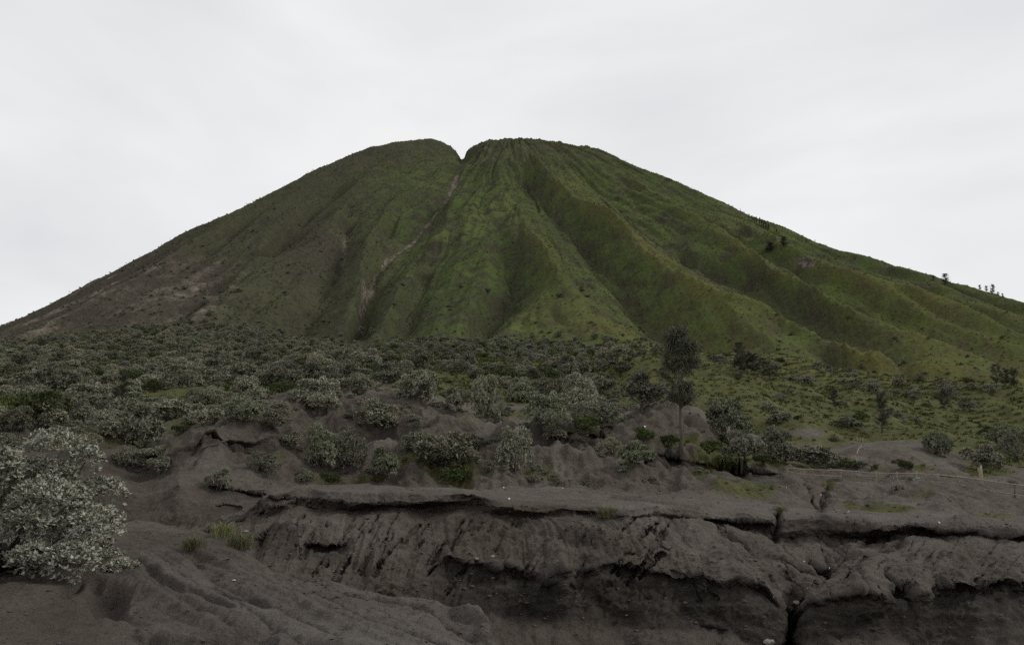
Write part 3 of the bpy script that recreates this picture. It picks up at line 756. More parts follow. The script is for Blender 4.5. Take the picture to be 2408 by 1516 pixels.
damp[s] = np.maximum(damp[s], 0.8 * cliffy * sstep(-0.6, 0.2, fbm(X / 1.3, Y / 1.3, Z / 0.8, 3)))  # scarps below the crest painted darker, the left one for its shade
damp[s] = np.maximum(damp[s], 0.42 * face * bank * sstep(-0.4, 0.5, fbm(X / 2.2, Y / 2.2, Z / 1.2, 3)))  # steep bank faces darker, broken up by noise
# --- where plants have skinned the ground
veg = np.zeros_like(GYc)
veg[n_near:] = sstep(0, 0.12, tt)[:, None] * 0.75
VP = [(1060,1110,70,28,.6),(860,1120,40,14,.5),(770,1120,40,12,.5),(1700,1075,60,22,.9),(1800,1080,60,14,.8),(1750,1150,75,18,.75),(1660,1120,40,12,.6),(2090,1195,70,9,.85),(2000,1188,20,8,.5),(2130,1095,60,8,.9),(2300,1215,90,5,.55),(1950,1140,16,6,.8),(1950,1085,90,9,.8),(2080,1075,40,14,.7),(2330,1095,60,25,.8),(430,1000,70,25,.35),(300,1010,120,30,.35),(640,1095,40,14,.3),(1380,1015,50,8,.6),(1590,1045,60,14,.7),(1260,1095,60,18,.35),(980,1090,60,18,.5),(240,1040,200,30,.3),(1250,975,200,20,.4),(2180,1160,60,12,.3),(1480,1100,30,12,.4)]
for (x_, y_, rx, ry, am) in VP:
    veg[:n_near] = np.maximum(veg[:n_near], am * np.exp(-(((gvx[:n_near] - x_) / rx) ** 2 + ((gvy[:n_near] - y_) / ry) ** 2)) * (GYc[:n_near] > 31))
# bare ash hummocks among the scrub
for (x_, y_, rx, ry) in [(700,945,80,16),(880,895,50,26),(1530,975,70,26),(1620,985,40,24),(1900,1015,60,14),(2090,1065,110,36),(1800,1040,30,20)]:
    veg *= 1 - 0.95 * np.exp(-(((gvx - x_) / rx) ** 2 + ((gvy - y_) / ry) ** 2)) * (GYc > 38) * (GYc < 90)

me = make_mesh("ground", np.stack([GXc, GYc, GZc], -1).reshape(-1, 3), grid_faces(GYc.shape[0], NC), M_ASH, True)
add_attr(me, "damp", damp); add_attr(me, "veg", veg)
wash = np.zeros_like(GYc); wash[:n_near] = 0.30 * np.exp(-((gvy[:n_near] - np.interp(gvx[:n_near], C9[:, 0], C9[:, 1]) - 14) / 18) ** 2) * (GYc[:n_near] < 34) + 0.12 * flat
add_attr(me, "wash", np.clip(wash + 0.55 * np.clip(runoff, 0, 1), 0, 1)); add_attr(me, "runoff", np.clip(-runoff, 0, 1))
ground = tag(link("ground", me), "dark volcanic ash gully wall, terrace and banks", kind="structure")
gvx, gvy = proj(GXc, GYc, GZc)

# ------------------------------------------------------------------ mountain sheet
NR = 375
tm = np.linspace(0, 1, NR)
YMr = np.concatenate([YM + (830 - YM) * tm, 830 + 770 * np.linspace(0, 1, 45)[1:] ** 1.3])
YMs = np.repeat(YMr[:, None], NC, 1)
ZMs = far_z(YMs)
ZMs[0] = GZc[-1]; YMs[0] = GYc[-1]
ZMs[-1] = -10
XMs = A[None, :] * YMs
XMs[0] = GXc[-1]
mvx, mvy = proj(XMs, YMs, ZMs)
var = bilin(gvar, XMs, YMs)
yellow = np.clip(sstep(1.0, 9.0, var) * 0.8, 0, 1) * sstep(1150, 1350, mvx) + 0.55 * sstep(1180, 1420, mvx) * sstep(640, 800, mvy)
yellow = np.clip(yellow + 0.12 * sstep(1250, 1500, mvx), 0, 1) * (0.55 + 0.6 * fbm(XMs / 40, YMs / 40, ZMs / 40, 3))
brown = np.clip(sstep(1120, 700, mvx) * 0.75 + 0.9 * np.exp(-((mvx - 740) / 60) ** 2 - ((mvy - 600) / 50) ** 2) + 0.5 * sstep(420, 340, mvy), 0, 1)
brown = np.maximum(brown, 1.25 * np.clip(bilin(mask_g, XMs, YMs), 0, 1))
yellow = yellow + 0.5 * np.clip(bilin(mask_r, XMs, YMs), 0, 1) * sstep(1120, 1250, mvx)
scr = sstep(580, 470, mvx + (mvy - 700) * 0.55) * sstep(560, 640, mvy)
phm, rm = np.arctan2(XMs - CX, CY - YMs), np.hypot(XMs - CX, YMs - CY)
brown = np.maximum(brown, 1.3 * scr); brown = np.maximum(brown, 1.15 * sstep(640, 380, mvx) * sstep(520, 600, mvy))
scr = scr * sstep(-0.15, 0.5, noise(phm * 46, rm * 0.02, 0 * rm) + 0.5 * noise(phm * 110, rm * 0.05, 0 * rm + 3))
for (x_, y_, rx, ry, am) in [(500,715,30,26,.9),(545,680,14,12,.9),(1895,618,24,13,1.6),(590,565,8,8,.7),(810,600,7,50,.8),(1145,350,12,6,.7),(345,715,110,40,.35),(420,630,25,12,.7)]:
    scr = np.maximum(scr, am * np.exp(-((mvx - x_) / rx) ** 2 - ((mvy - y_) / ry) ** 2))
gl = np.exp(-(dist_line(XMs, YMs, gully_xy) / (1.75 * YMs / 450)) ** 2)
gl = gl * (0.90 + 0.5 * noise(mvy / 9, mvy * 0, mvy * 0 + .5)) * sstep(385, 425, mvy)
gl = np.maximum(gl, 1.1 * np.exp(-((mvx - 1895) / 22) ** 4 - ((mvy - 617) / 13) ** 4))
me = make_mesh("mountain", np.stack([XMs, YMs, ZMs], -1).reshape(-1, 3), grid_faces(*YMs.shape), M_MTN, True)
add_attr(me, "yellow", yellow); add_attr(me, "brown", brown); add_attr(me, "scree", np.clip(scr, 0, 1)); add_attr(me, "gully", gl)
mountain = tag(link("mountain", me), "steep green volcanic cone with radial ridges and a notch at the summit", kind="structure")

# ------------------------------------------------------------------ plain out to the horizon
th = np.linspace(0, 2 * math.pi, 65)[:-1]
pv, pf = [(0, 0, -12.0)], []
for r in (60, 400, 2500, 9000):
    pv += [(r * math.cos(t), r * math.sin(t), -12.0 - (0 if r < 500 else 4)) for t in th]
for j in range(64): pf.append((0, 1 + j, 1 + (j + 1) % 64))
pl = bpy.data.meshes.new("sand_plain")
for k in range(3):
    for j in range(64):
        pf.append((1 + k * 64 + j, 1 + (k + 1) * 64 + j, 1 + (k + 1) * 64 + (j + 1) % 64, 1 + k * 64 + (j + 1) % 64))
pl.from_pydata(pv, [], pf); pl.materials.append(M_ASH)
tag(link("sand_plain", pl), "flat grey ash plain around the cone", kind="structure")

# ------------------------------------------------------------------ ash mound in the foreground
MA = np.concatenate([np.linspace(-1.6, -0.68, 70, endpoint=False), np.linspace(-0.68, 0.06, 440), np.linspace(0.06, 0.9, 60)[1:]])
K0 = T((-3000,3200,2.6),(4200,3200,2.6))
K1 = T((-3000,1720,5.3),(600,1720,5.3),(1155,1740,5.6),(1400,1900,4.6),(4200,2300,4))
K2 = T((-3000,1516,7.0),(0,1516,7.0),(600,1516,7.3),(1000,1516,7.6),(1100,1525,7.8),(1155,1560,7.4),(1200,1640,6.6),(1400,1850,5.2),(4200,2200,4.5))
K3 = T((-3000,1380,9.5),(0,1385,9.6),(300,1395,9.4),(500,1400,9.6),(700,1425,9.5),(900,1450,9.4),(1050,1472,9.2),(1110,1485,9.0),(1150,1525,8.4),(1200,1600,7.2),(1400,1800,5.8),(4200,2150,5))
K4 = T((-3000,1290,12.2),(0,1300,12.2),(250,1290,12.4),(400,1300,12.3),(520,1330,12.0),(640,1368,11.4),(740,1393,11.2),(900,1420,10.8),(1050,1445,10.3),(1110,1456,10.0),(1148,1500,9.3),(1200,1590,8),(1400,1780,6.4),(4200,2120,5.5))
K5 = T((-3000,1230,16),(0,1236,16),(250,1226,16.2),(330,1223,16.4),(420,1234,16.2),(480,1246,15.8),(540,1268,15.2),(600,1302,14.4),(645,1346,13.2),(740,1376,12.6),(820,1389,12.3),(900,1401,12.0),(1000,1414,11.6),(1080,1427,11.1),(1130,1440,10.7),(1150,1466,10.2),(1160,1520,9.6),(1200,1585,8.6),(1400,1770,7),(4200,2100,6))
K6 = K5.copy(); K6[:, 1] += 60; K6[:, 2] += 1.0
K7 = K5.copy(); K7[:, 1] += 420; K7[:, 2] += 2.6
mseg = [(K0, None), (K1, 30), (K2, 60), (K3, 110), (K4, 90), (K5, 90), (K6, 22), (K7, 16)]
mc = [on_cols(t, MA, 6) for t, _ in mseg]
MY, MZ = [mc[0][0]], [mc[0][1]]
for k in range(1, len(mseg)):
    n = mseg[k][1]
    for i in range(1, n + 1):
        t = i / n; MY.append(mc[k - 1][0] * (1 - t) + mc[k][0] * t); MZ.append(mc[k - 1][1] * (1 - t) + mc[k][1] * t)
MY, MZ = np.array(MY), np.array(MZ)
for _ in range(14):
    for q in (MY, MZ): q[1:-1] = 0.25 * q[:-2] + 0.5 * q[1:-1] + 0.25 * q[2:]
MX = MA[None, :] * MY
ux, uy = proj(MX, MY, MZ)
fu = (MX * 5.3 + MY * 4.36) / 6.86; fw = (-MX * 4.36 + MY * 5.3) / 6.86
flow = sstep(1250, 1330, uy + 0 * ux) * sstep(120, 420, ux)
dm = 0.06 * fbm(MX / 2.4, MY / 2.4, 0 * MX, 3)
dm = dm + flow * (0.13 * (np.abs(noise(fu * 1.5 + 0.25 * noise(fw * .35, fu * .5, 0 * fu), fw * 0.10, 0 * fu + 1.5)) ** 0.7 * 2 - 0.8) + 0.06 * (np.abs(noise(fu * 4.2 + 0.2 * noise(fw * .7, fu, 0 * fu), fw * 0.22, 0 * fu + 8.5)) ** 0.8 * 2 - 0.6))
dm = dm + (1 - flow) * 0.045 * fbm(MX / 0.55, MY / 0.55, 0 * MX + 3, 3)
dm = dm + 0.028 * fbm(MX / 0.26, MY / 0.26, 0 * MX + 7, 4, 0.6) + 0.006 * noise(MX / 0.05, MY / 0.05, 0 * MX)
mdark = np.zeros_like(MX)
def dent(x_, y_, rx, ry, dep, dark_amt=0.5, rot=0.0):
    """small scarp: steep back wall, floor running out down-slope"""
    global dm, mdark
    c, s_ = math.cos(rot), math.sin(rot)
    p = ((ux - x_) * c + (uy - y_) * s_) / rx; q = (-(ux - x_) * s_ + (uy - y_) * c) / ry
    w = np.exp(-p * p * p * p) * np.where(q < 0, sstep(-1.0, -0.55, q), np.exp(-(q * 1.1) ** 2))
    dm = dm - dep * w; mdark = np.maximum(mdark, dark_amt * w * (q < 0.6))  # darker on the dent's back wall and floor
dent(255,1395,45,42,0.26,0.45,0.15)
dent(170,1380,34,16,0.14,0.4,-0.4)
dent(560,1478,95,18,0.16,0.35,-0.18)
dent(400,1490,120,18,0.12,0.3,0.1)
dent(390,1372,55,12,0.12,0.3,0.45)
dent(490,1408,60,10,0.10,0.2,0.35)
dent(560,1392,70,9,0.10,0.2,0.3)
dent(1085,1455,50,26,0.20,0.3,0.3)
dent(700,1330,40,8,0.06,0.1,0.3)
dent(620,1500,30,26,0.16,0.6,0.2)
for q in range(0):
    xx, yy_ = random.uniform(0, 1120), random.uniform(1290, 1510)
    if yy_ < 1290 + max(0, xx - 420) * 0.24: continue
    dent(xx, yy_, random.uniform(8, 34), random.uniform(3, 9), random.uniform(0.02, 0.07), 0.15, random.uniform(-0.1, 0.5))
MZ = MZ + dm * sstep(2.6, 4.5, MY)
me = make_mesh("ash_mound", np.stack([MX, MY, MZ], -1).reshape(-1, 3), grid_faces(*MX.shape), M_ASH, True)
add_attr(me, "damp", mdark); add_attr(me, "veg", np.zeros_like(MX)); add_attr(me, "wash", 0.75 * flow * np.clip(0.6 + 0.7 * noise(fu * 0.9, fw * 0.12, 0 * fu + 6), 0, 1))
mound = tag(link("ash_mound", me), "smooth grey ash mound with rain rills in the foreground", kind="structure")
ux, uy = proj(MX, MY, MZ)

# ------------------------------------------------------------------ finding spots on the built surfaces
def spot(vx, vy, VX, VY, Xg, Yg, Zg, r=6.0, ymin=0, ymax=1e9):
    d = (VX - vx) ** 2 + (VY - vy) ** 2 + np.where((Yg < ymin) | (Yg > ymax), 1e6, 0)
    m = d < max(r * r, d.min() * 1.5 + 1e-6)
    k = np.argmin(np.where(m, Yg + d * 0.02, 1e9))
    return np.array((Xg.flat[k], Yg.flat[k], Zg.flat[k]))
def on_ground(vx, vy, **k): return spot(vx, vy, gvx, gvy, GXc, GYc, GZc, **k)
def on_mound(vx, vy, **k): return spot(vx, vy, ux, uy, MX, MY, MZ, **k)
def on_mtn(vx, vy, **k): return spot(vx, vy, mvx, mvy, XMs, YMs, ZMs, **k)

# ------------------------------------------------------------------ plants
def bush_mesh(name, seed, n_ros, leaf, mat, lobes=14, flat=0.8, k=7, spiky=0.55, lrs=(0.22, 0.40), rds=(0.35, 0.74), lowel=0.05):
    r = np.random.default_rng(seed)
    th = r.uniform(0, 2 * math.pi, lobes); el = np.arcsin(r.uniform(lowel, 1, lobes)); rd = r.uniform(*rds, lobes)
    lc = np.stack([np.cos(th) * np.cos(el) * rd, np.sin(th) * np.cos(el) * rd, np.sin(el) * rd * flat * 1.25 + 0.16], 1)
    lr = r.uniform(*lrs, lobes)
    pts, nr = [], []
    while sum(map(len, pts)) < n_ros:
        i = r.integers(0, lobes, n_ros * 2)
        dr = r.normal(size=(n_ros * 2, 3)); dr /= np.linalg.norm(dr, axis=1)[:, None]
        dr[:, 2] = np.where(r.random(n_ros * 2) < 0.72, np.abs(dr[:, 2]), dr[:, 2])
        p = lc[i] + dr * lr[i][:, None] * r.uniform(0.78, 1.06, (n_ros * 2, 1)) * np.array([1, 1, flat])
        dmin = (np.linalg.norm((p[:, None] - lc[None]) / lr[None, :, None], axis=2)).min(1)
        ok = (dmin > 0.74) & (p[:, 2] > 0.03)
        pts.append(p[ok]); nr.append(dr[ok])
    p = np.vstack(pts)[:n_ros]; n = np.vstack(nr)[:n_ros]
    ax = n * (1 - spiky) + np.array([0, 0, 1.0]) * spiky + r.normal(size=n.shape) * 0.25
    ax /= np.linalg.norm(ax, axis=1)[:, None]
    P = np.repeat(p, k, 0); AX = np.repeat(ax, k, 0); m = len(P)
    rv = r.normal(size=(m, 3)); rv -= AX * (rv * AX).sum(1)[:, None]; rv /= np.linalg.norm(rv, axis=1)[:, None]
    an = r.uniform(0.35, 1.35, m)[:, None]
    d = AX * np.cos(an) + rv * np.sin(an)
    sd_ = np.cross(d, AX); sd_ /= np.linalg.norm(sd_, axis=1)[:, None] + 1e-6
    ln = leaf * r.uniform(0.6, 1.25, (m, 1)); wd = ln * r.uniform(0.13, 0.22, (m, 1))
    b0 = P + d * ln * 0.05
    v = np.stack([b0, P + d * ln * 0.55 + sd_ * wd, P + d * ln, P + d * ln * 0.55 - sd_ * wd], 1).reshape(-1, 3)
    f = np.arange(m * 4).reshape(-1, 4)
    me = make_mesh(name, v, f, mat)
    t = np.clip(np.repeat(r.beta(1.6, 1.8, n_ros), k) + r.normal(size=m) * 0.22, 0, 1)
    add_attr(me, "tint", np.repeat(t, 4))
    return me, lc

def stem_mesh(name, lc, seed, mat=M_BARK):
    r = random.Random(seed); mb = MB()
    mb.tube([(0, 0, -0.12), (0.01, 0.0, 0.06), (0.0, 0.02, 0.18)], [0.05, 0.042, 0.03], 6)
    for c in lc:
        m = c * 0.5 + np.array([r.uniform(-.05, .05), r.uniform(-.05, .05), -0.02])
        mb.tube([(0, 0, 0.05), tuple(m), tuple(c)], [0.018, 0.011, 0.005], 5)
    return mb.mesh(name, mat)

def tuft_mesh(name, seed, n, h, spread, mat, w=0.012):
    r = np.random.default_rng(seed)
    base = r.normal(size=(n, 2)) * spread * 0.3
    th = r.uniform(0, 2 * math.pi, n); lean = r.uniform(0.1, 1.0, n) * spread * 1.1; hh = h * r.uniform(0.55, 1.1, n)
    o = np.stack([base[:, 0], base[:, 1], np.full(n, -0.03 * h)], 1); dr = np.stack([np.cos(th), np.sin(th)], 1)
    sd_ = np.stack([-np.sin(th), np.cos(th), 0 * th], 1) * w
    def at(t, q):
        return o + np.concatenate([dr * (lean * t ** 1.7)[:, None], (hh * (t - 0.28 * t ** 3))[:, None]], 1) * 1.0 + q
    rows = [(0, 1.0), (0.4, 0.9), (0.75, 0.6), (1.0, 0.06)]
    v = np.stack([at(np.full(n, t), s_ * sd_ * ww) for t, ww in rows for s_ in (-1, 1)], 1).reshape(-1, 3)
    f = []
    b = np.arange(n)[:, None] * 8
    for i in range(3): f.append(np.concatenate([b + 2 * i, b + 2 * i + 1, b + 2 * i + 3, b + 2 * i + 2], 1))
    me = make_mesh(name, v, np.concatenate(f), mat)
    add_attr(me, "tint", np.repeat(r.random(n), 8))
    return me

BUSH = []
for q in range(6):
    fm, lc = bush_mesh("shrub_foliage", 40 + q, 1500, 0.095, M_LEAF, lobes=(9, 16, 12, 22, 7, 14)[q], flat=0.62 + 0.07 * q, lrs=(0.16, 0.44), rds=(0.3, 0.82))
    BUSH.append((fm, stem_mesh("shrub_stem", lc, q)))
GREENB = []
for q in range(3):
    fm, lc = bush_mesh("green_shrub_foliage", 80 + q, 700, 0.11, M_GREEN, lobes=9, flat=0.6, spiky=0.4)
    GREENB.append((fm, stem_mesh("green_shrub_stem", lc, 10 + q)))

def add_bush(p, half, hs, var, label, group=None, kind=BUSH, name="shrub", cat="shrub"):
    fm, sm = kind[var % len(kind)]
    e = tag(link(name, None, None, tuple(p), (random.uniform(-.14, .14), random.uniform(-.14, .14), random.uniform(0, 6.28)), (half * random.uniform(.9, 1.2), half * random.uniform(.85, 1.1), half * hs)), label, cat, group)
    e.empty_display_size = 0.1
    link("foliage", fm, e); link("stem", sm, e)
    return e

# (centre x, base y, width, height on the sheet), label
NAMED = [
 (1022,1092,180,122,"largest round grey-green shrub on the bank above the terrace"),
 (880,1003,118,68,"broad shrub growing on the bare rounded ash hummock"),
 (750,1098,92,104,"left shrub of the touching pair on the ash bank"),
 (812,1100,92,88,"right shrub of the touching pair on the ash bank"),
 (902,1130,84,66,"small domed shrub with bright green herbs at its foot, just above the terrace"),
 (1212,1108,86,98,"tall upright shrub alone on the bank, right of the largest shrub"),
 (1496,1086,84,70,"pale shrub perched at the left end of the dark cliff by the tall tree"),
 (742,965,122,80,"wide shrub on the crest above the touching pair"),
 (986,946,116,86,"big round shrub behind the bare ash hummock"),
 (843,926,84,52,"low shrub on the left shoulder of the small ash cone"),
 (1078,966,76,52,"small shrub at the right foot of the bare ash hummock"),
 (1146,976,76,92,"tall rounded shrub in the middle of the scrub belt"),
 (1230,942,80,62,"dark rounded shrub right of the tall scrub-belt shrub"),
 (1286,1000,116,80,"spreading pale shrub on the back edge of the ash shelf"),
 (1368,960,100,90,"rounded shrub behind the ash shelf with yellow grass above"),
 (1402,1000,92,68,"low shrub on the right end of the ash shelf"),
 (1510,966,116,78,"shrub on top of the ash hump left of the tall tree"),
 (1702,1040,130,95,"upper left shrub of the big clump right of the tall tree"),
 (1752,1072,112,88,"middle shrub of the big clump right of the tall tree"),
 (1816,1078,92,82,"right shrub of the big clump right of the tall tree"),
 (1922,1096,112,56,"low spreading shrub behind the left end of the fence"),
 (2202,1064,76,54,"dark shrub on the right edge of the bare ash slope behind the fence"),
 (2308,1108,92,54,"pale shrub behind the right part of the fence"),
 (2395,1080,70,60,"shrub cut by the right picture edge above the fence"),
 (512,1146,70,64,"loose shrub low on the left ash bank"),
 (616,1110,66,52,"small pale shrub on the left ash bank"),
 (720,1132,44,30,"tiny shrub at the edge of the terrace top"),
 (572,990,100,56,"shrub on the crest above the striped ash cliff"),
 (475,1000,96,44,"low shrub left of the crest of the striped ash cliff"),
 (245,1020,76,56,"shrub behind the big foreground bush, left of the ash knob"),
 (352,1076,90,42,"low shrub beside the rounded ash knob"),
 (660,975,60,36,"small shrub at the left end of the bare ash saddle"),
 (40,1015,90,60,"shrub at the left picture edge above the big foreground bush"),
 (300,1092,70,44,"shrub just right of the big foreground bush's upper edge"),
 (372,1118,58,40,"small shrub on the dark ledge right of the big foreground bush"),
 (640,1000,70,40,"low shrub on the brink of the dark bank above the small pale shrub"),
 (1120,1050,60,44,"small shrub between the largest shrub and the tall upright one"),
 (960,1060,50,40,"small shrub tucked under the left side of the largest shrub"),
 (1300,1030,56,36,"small dark shrub hanging on the scarp below the ash shelf"),
 (1440,1065,50,40,"small shrub left of the pale perched shrub"),
 (690,1060,60,40,"small shrub left of the touching pair"),
 (130,1010,90,66,"second shrub from the left picture edge above the big foreground bush"),
]
for q, (x_, y_, w_, h_, lab) in enumerate(NAMED):
    p = on_ground(x_, y_ - 3, ymin=27, ymax=90)
    half = w_ * SV * p[1] / F / 2 * 1.2
    add_bush(p - (0, 0, 0.03), half, h_ / (w_ * 0.5) * 0.78, q, lab)
named_xy = np.array([(n[0], n[1]) for n in NAMED])

# the big silvery bush in front
p = on_mound(105, 1340, ymin=9.5, ymax=14)
fm, lc = bush_mesh("silver_bush_foliage", 5, 11500, 0.037, M_LEAFN, lobes=62, flat=0.95, k=8, spiky=0.6, lrs=(0.13, 0.23), rds=(0.5, 0.92), lowel=-0.2)
big = tag(link("silver_bush", None, None, tuple(p + np.array((-0.70, 0.3, -0.12))), (0, 0, 0.4), (1.70, 1.6, 1.44)), "big silvery-leaved bush in the left foreground on the ash mound", "bush")
link("foliage", fm, big); link("stem", stem_mesh("silver_bush_stem", lc, 99), big)

# scrub over the hillside
NBK = 66
nb = n_near - NBK
HX = np.vstack([GXc[nb:], XMs[1:75]]); HYY = np.vstack([GYc[nb:], YMs[1:75]]); HZ = np.vstack([GZc[nb:], ZMs[1:75]])
HVX, HVY = proj(HX, HYY, HZ)
rowd = np.gradient(HYY[:, NC // 2]); area = (HYY * rowd[:, None]) * np.gradient(A)[None, :]
hv = np.vstack([veg[nb:], np.full((74, NC), 0.8)])
hv[:NBK] = np.where((HVX[:NBK] < 600) & (HVY[:NBK] < np.interp(HVX[:NBK], B2[:, 0], B2[:, 1]) - 6), 0.8, 0)
foot = np.interp(HVX, [-900,0,100,200,300,450,560,650,740,850,950,1050,1130,1300,1500,1700,1900,2100,2408,3300], [815,810,800,782,768,768,776,800,815,832,805,815,800,800,815,850,868,875,885,890])
foot = foot + 26 * noise(HVX / 75, 0 * HVX + 1.5, 0 * HVX) + 12 * noise(HVX / 24, 0 * HVX + 4.5, 0 * HVX)
den = np.where(HVX < 860, 1.0, np.where(HVX < 1500, 0.66, 0.36))
den = den * np.where(HVY < foot, 0.03 + 0.97 * sstep(foot - 26, foot, HVY) ** 2, 1.0) * sstep(0.1, 0.5, hv)
cl = 0.5 + 0.8 * fbm(HX / 22, HYY / 22, 0 * HX + 5, 2)
den = den * np.where(HVX > 1450, np.clip(cl, 0.05, 1.6), np.clip(cl + 0.5, 0.3, 1))
den = den * np.where((HVX > 1640) & (HVY > 860) & (HVY < 960) & (HVX < 1950), 0.35, 1)
pr = np.clip(area * den, 0, None) * (np.abs(A)[None, :] < 0.85); pr = (pr / pr.sum()).ravel()
cand = rng.choice(pr.size, 9000, p=pr)
cells, chosen = {}, []
for c in cand:
    x, y, z = HX.flat[c], HYY.flat[c], HZ.flat[c]
    half = (0.55 + 1.9 * rng.random() ** 1.4) * (0.75 if y < 60 else 1.0) * (0.8 if HVX.flat[c] > 1450 else 1.0)
    sp = half * (0.95 if HVX.flat[c] < 860 else 1.3)
    key = (int(x // 4), int(y // 4)); bad = False
    for i in (-1, 0, 1):
        for j in (-1, 0, 1):
            for (bx, by, bs) in cells.get((key[0] + i, key[1] + j), ()):
                if (bx - x) ** 2 + (by - y) ** 2 < ((bs + sp) * 0.62) ** 2: bad = True; break
    if bad: continue
    cells.setdefault(key, []).append((x, y, sp)); chosen.append((y, x, z, half, HVX.flat[c], HVY.flat[c]))
chosen.sort()
inview = [c for c in chosen if -40 < c[4] < 2450]
for c in inview[:235]:
    y, x, z, half, vx_, vy_ = c
    size = "small" if half < 0.95 else "middling" if half < 1.55 else "large"
    row = "in front row" if y < 52 else "in second row" if y < 66 else "further up" if y < 85 else "high up"
    if vx_ < 860:
        mark = next(m for lim, m in ((70, "at the left picture edge"), (170, "above the big foreground bush"), (260, "just left of the feathery dark tree"), (350, "just right of the feathery dark tree"), (450, "above the rounded ash knob"), (560, "above the striped ash cliff"), (680, "left of the bare ash saddle"), (780, "above the bare ash saddle"), (900, "left of the small ash cone")) if vx_ < lim)
        lab, g = f"{size} grey-green shrub {row} on left hillside {mark}", "shrubs crowding the lower left hillside"
    elif vx_ < 1500:
        mark = next(m for lim, m in ((960, "behind the small ash cone"), (1060, "behind the big round shrub"), (1160, "above the hummock's right foot"), (1270, "above the tall scrub-belt shrub"), (1390, "above the ash shelf"), (1510, "left of the tall tree")) if vx_ < lim)
        lab, g = f"{size} rounded shrub {row} in middle scrub belt {mark}", "shrubs of the middle scrub belt"
    else:
        mark = next(m for lim, m in ((1640, "beside the tall tree"), (1760, "above the big clump"), (1880, "below the casuarina grove"), (2000, "above the fence's left end"), (2120, "near the feathery slope tree"), (2260, "above the bare ash slope"), (2600, "near the right picture edge")) if vx_ < lim)
        lab, g = f"{size} shrub {row} on grassy slope {mark}", "shrubs scattered over the right grassy slope"
    if rng.random() < 0.14:
        add_bush((x, y, z - 0.05), half * 0.9, rng.uniform(0.7, 1.5), int(rng.integers(0, 3)), lab.replace("grey-green", "greener").replace("rounded", "greener").replace("shrub " + row + " on grassy", "greener shrub " + row + " on grassy"), g, GREENB, "green_shrub")
    else:
        add_bush((x, y, z - 0.05), half, rng.uniform(0.65, 1.3), int(rng.integers(0, 6)), lab, g)
keep = set(id(c) for c in inview[:235])
rest = [c for c in chosen if id(c) not in keep]

def gn_scatter(name, pts, scl, src, label, tilt=0.0):
    pts = np.asarray(pts, np.float32)
    me = bpy.data.meshes.new(name)
    me.vertices.add(len(pts)); me.vertices.foreach_set("co", pts.ravel()); me.update()
    add_attr(me, "sc", scl); add_attr(me, "rz", rng.uniform(0, 6.28, len(pts))); add_attr(me, "tl", rng.normal(size=len(pts)) * tilt)
    o = tag(link(name, me), label, kind="stuff")
    ng = bpy.data.node_groups.new(name, 'GeometryNodeTree')
    ng.interface.new_socket("Geometry", in_out='INPUT', socket_type='NodeSocketGeometry')
    ng.interface.new_socket("Geometry", in_out='OUTPUT', socket_type='NodeSocketGeometry')
    N, L = ng.nodes, ng.links
    gi, go = N.new("NodeGroupInput"), N.new("NodeGroupOutput")
    m2p = N.new("GeometryNodeMeshToPoints"); iop = N.new("GeometryNodeInstanceOnPoints")
    oi = N.new("GeometryNodeObjectInfo"); oi.transform_space = 'ORIGINAL'
    oi.inputs["Object"].default_value = src; oi.inputs["As Instance"].default_value = True
    def na(nm):
        a = N.new("GeometryNodeInputNamedAttribute"); a.data_type = 'FLOAT'; a.inputs["Name"].default_value = nm; return a.outputs["Attribute"]
    cx = N.new("ShaderNodeCombineXYZ"); L.new(na("tl"), cx.inputs[0]); L.new(na("rz"), cx.inputs[2])
    er = N.new("FunctionNodeEulerToRotation"); L.new(cx.outputs[0], er.inputs[0])
    L.new(gi.outputs[0], m2p.inputs["Mesh"]); L.new(m2p.outputs[0], iop.inputs["Points"])
    L.new(oi.outputs["Geometry"], iop.inputs["Instance"]); L.new(er.outputs[0], iop.inputs["Rotation"]); L.new(na("sc"), iop.inputs["Scale"])
    L.new(iop.outputs[0], go.inputs[0])
    md = o.modifiers.new("scatter", 'NODES'); md.node_group = ng
    return o

fol = [o for o in bpy.data.objects if o.name.startswith("foliage")]
def src_of(mesh): return next(o for o in fol if o.data == mesh)
rest_g = rest[::8]; rest = [c for k, c in enumerate(rest) if k % 8]
gn_scatter("distant_green_scrub", [(c[1], c[0], c[2] - 0.05) for c in rest_g], [c[3] * 0.9 for c in rest_g], src_of(GREENB[2][0]), "dark green bushes mixed into the far scrub", 0.2)
for q in range(3):
    r_ = rest[q::3]
    gn_scatter("distant_scrub", [(c[1], c[0], c[2] - 0.05) for c in r_], [c[3] for c in r_], src_of(BUSH[q * 2][0]), "mass of small grey-green shrubs on the far hillside", 0.2)

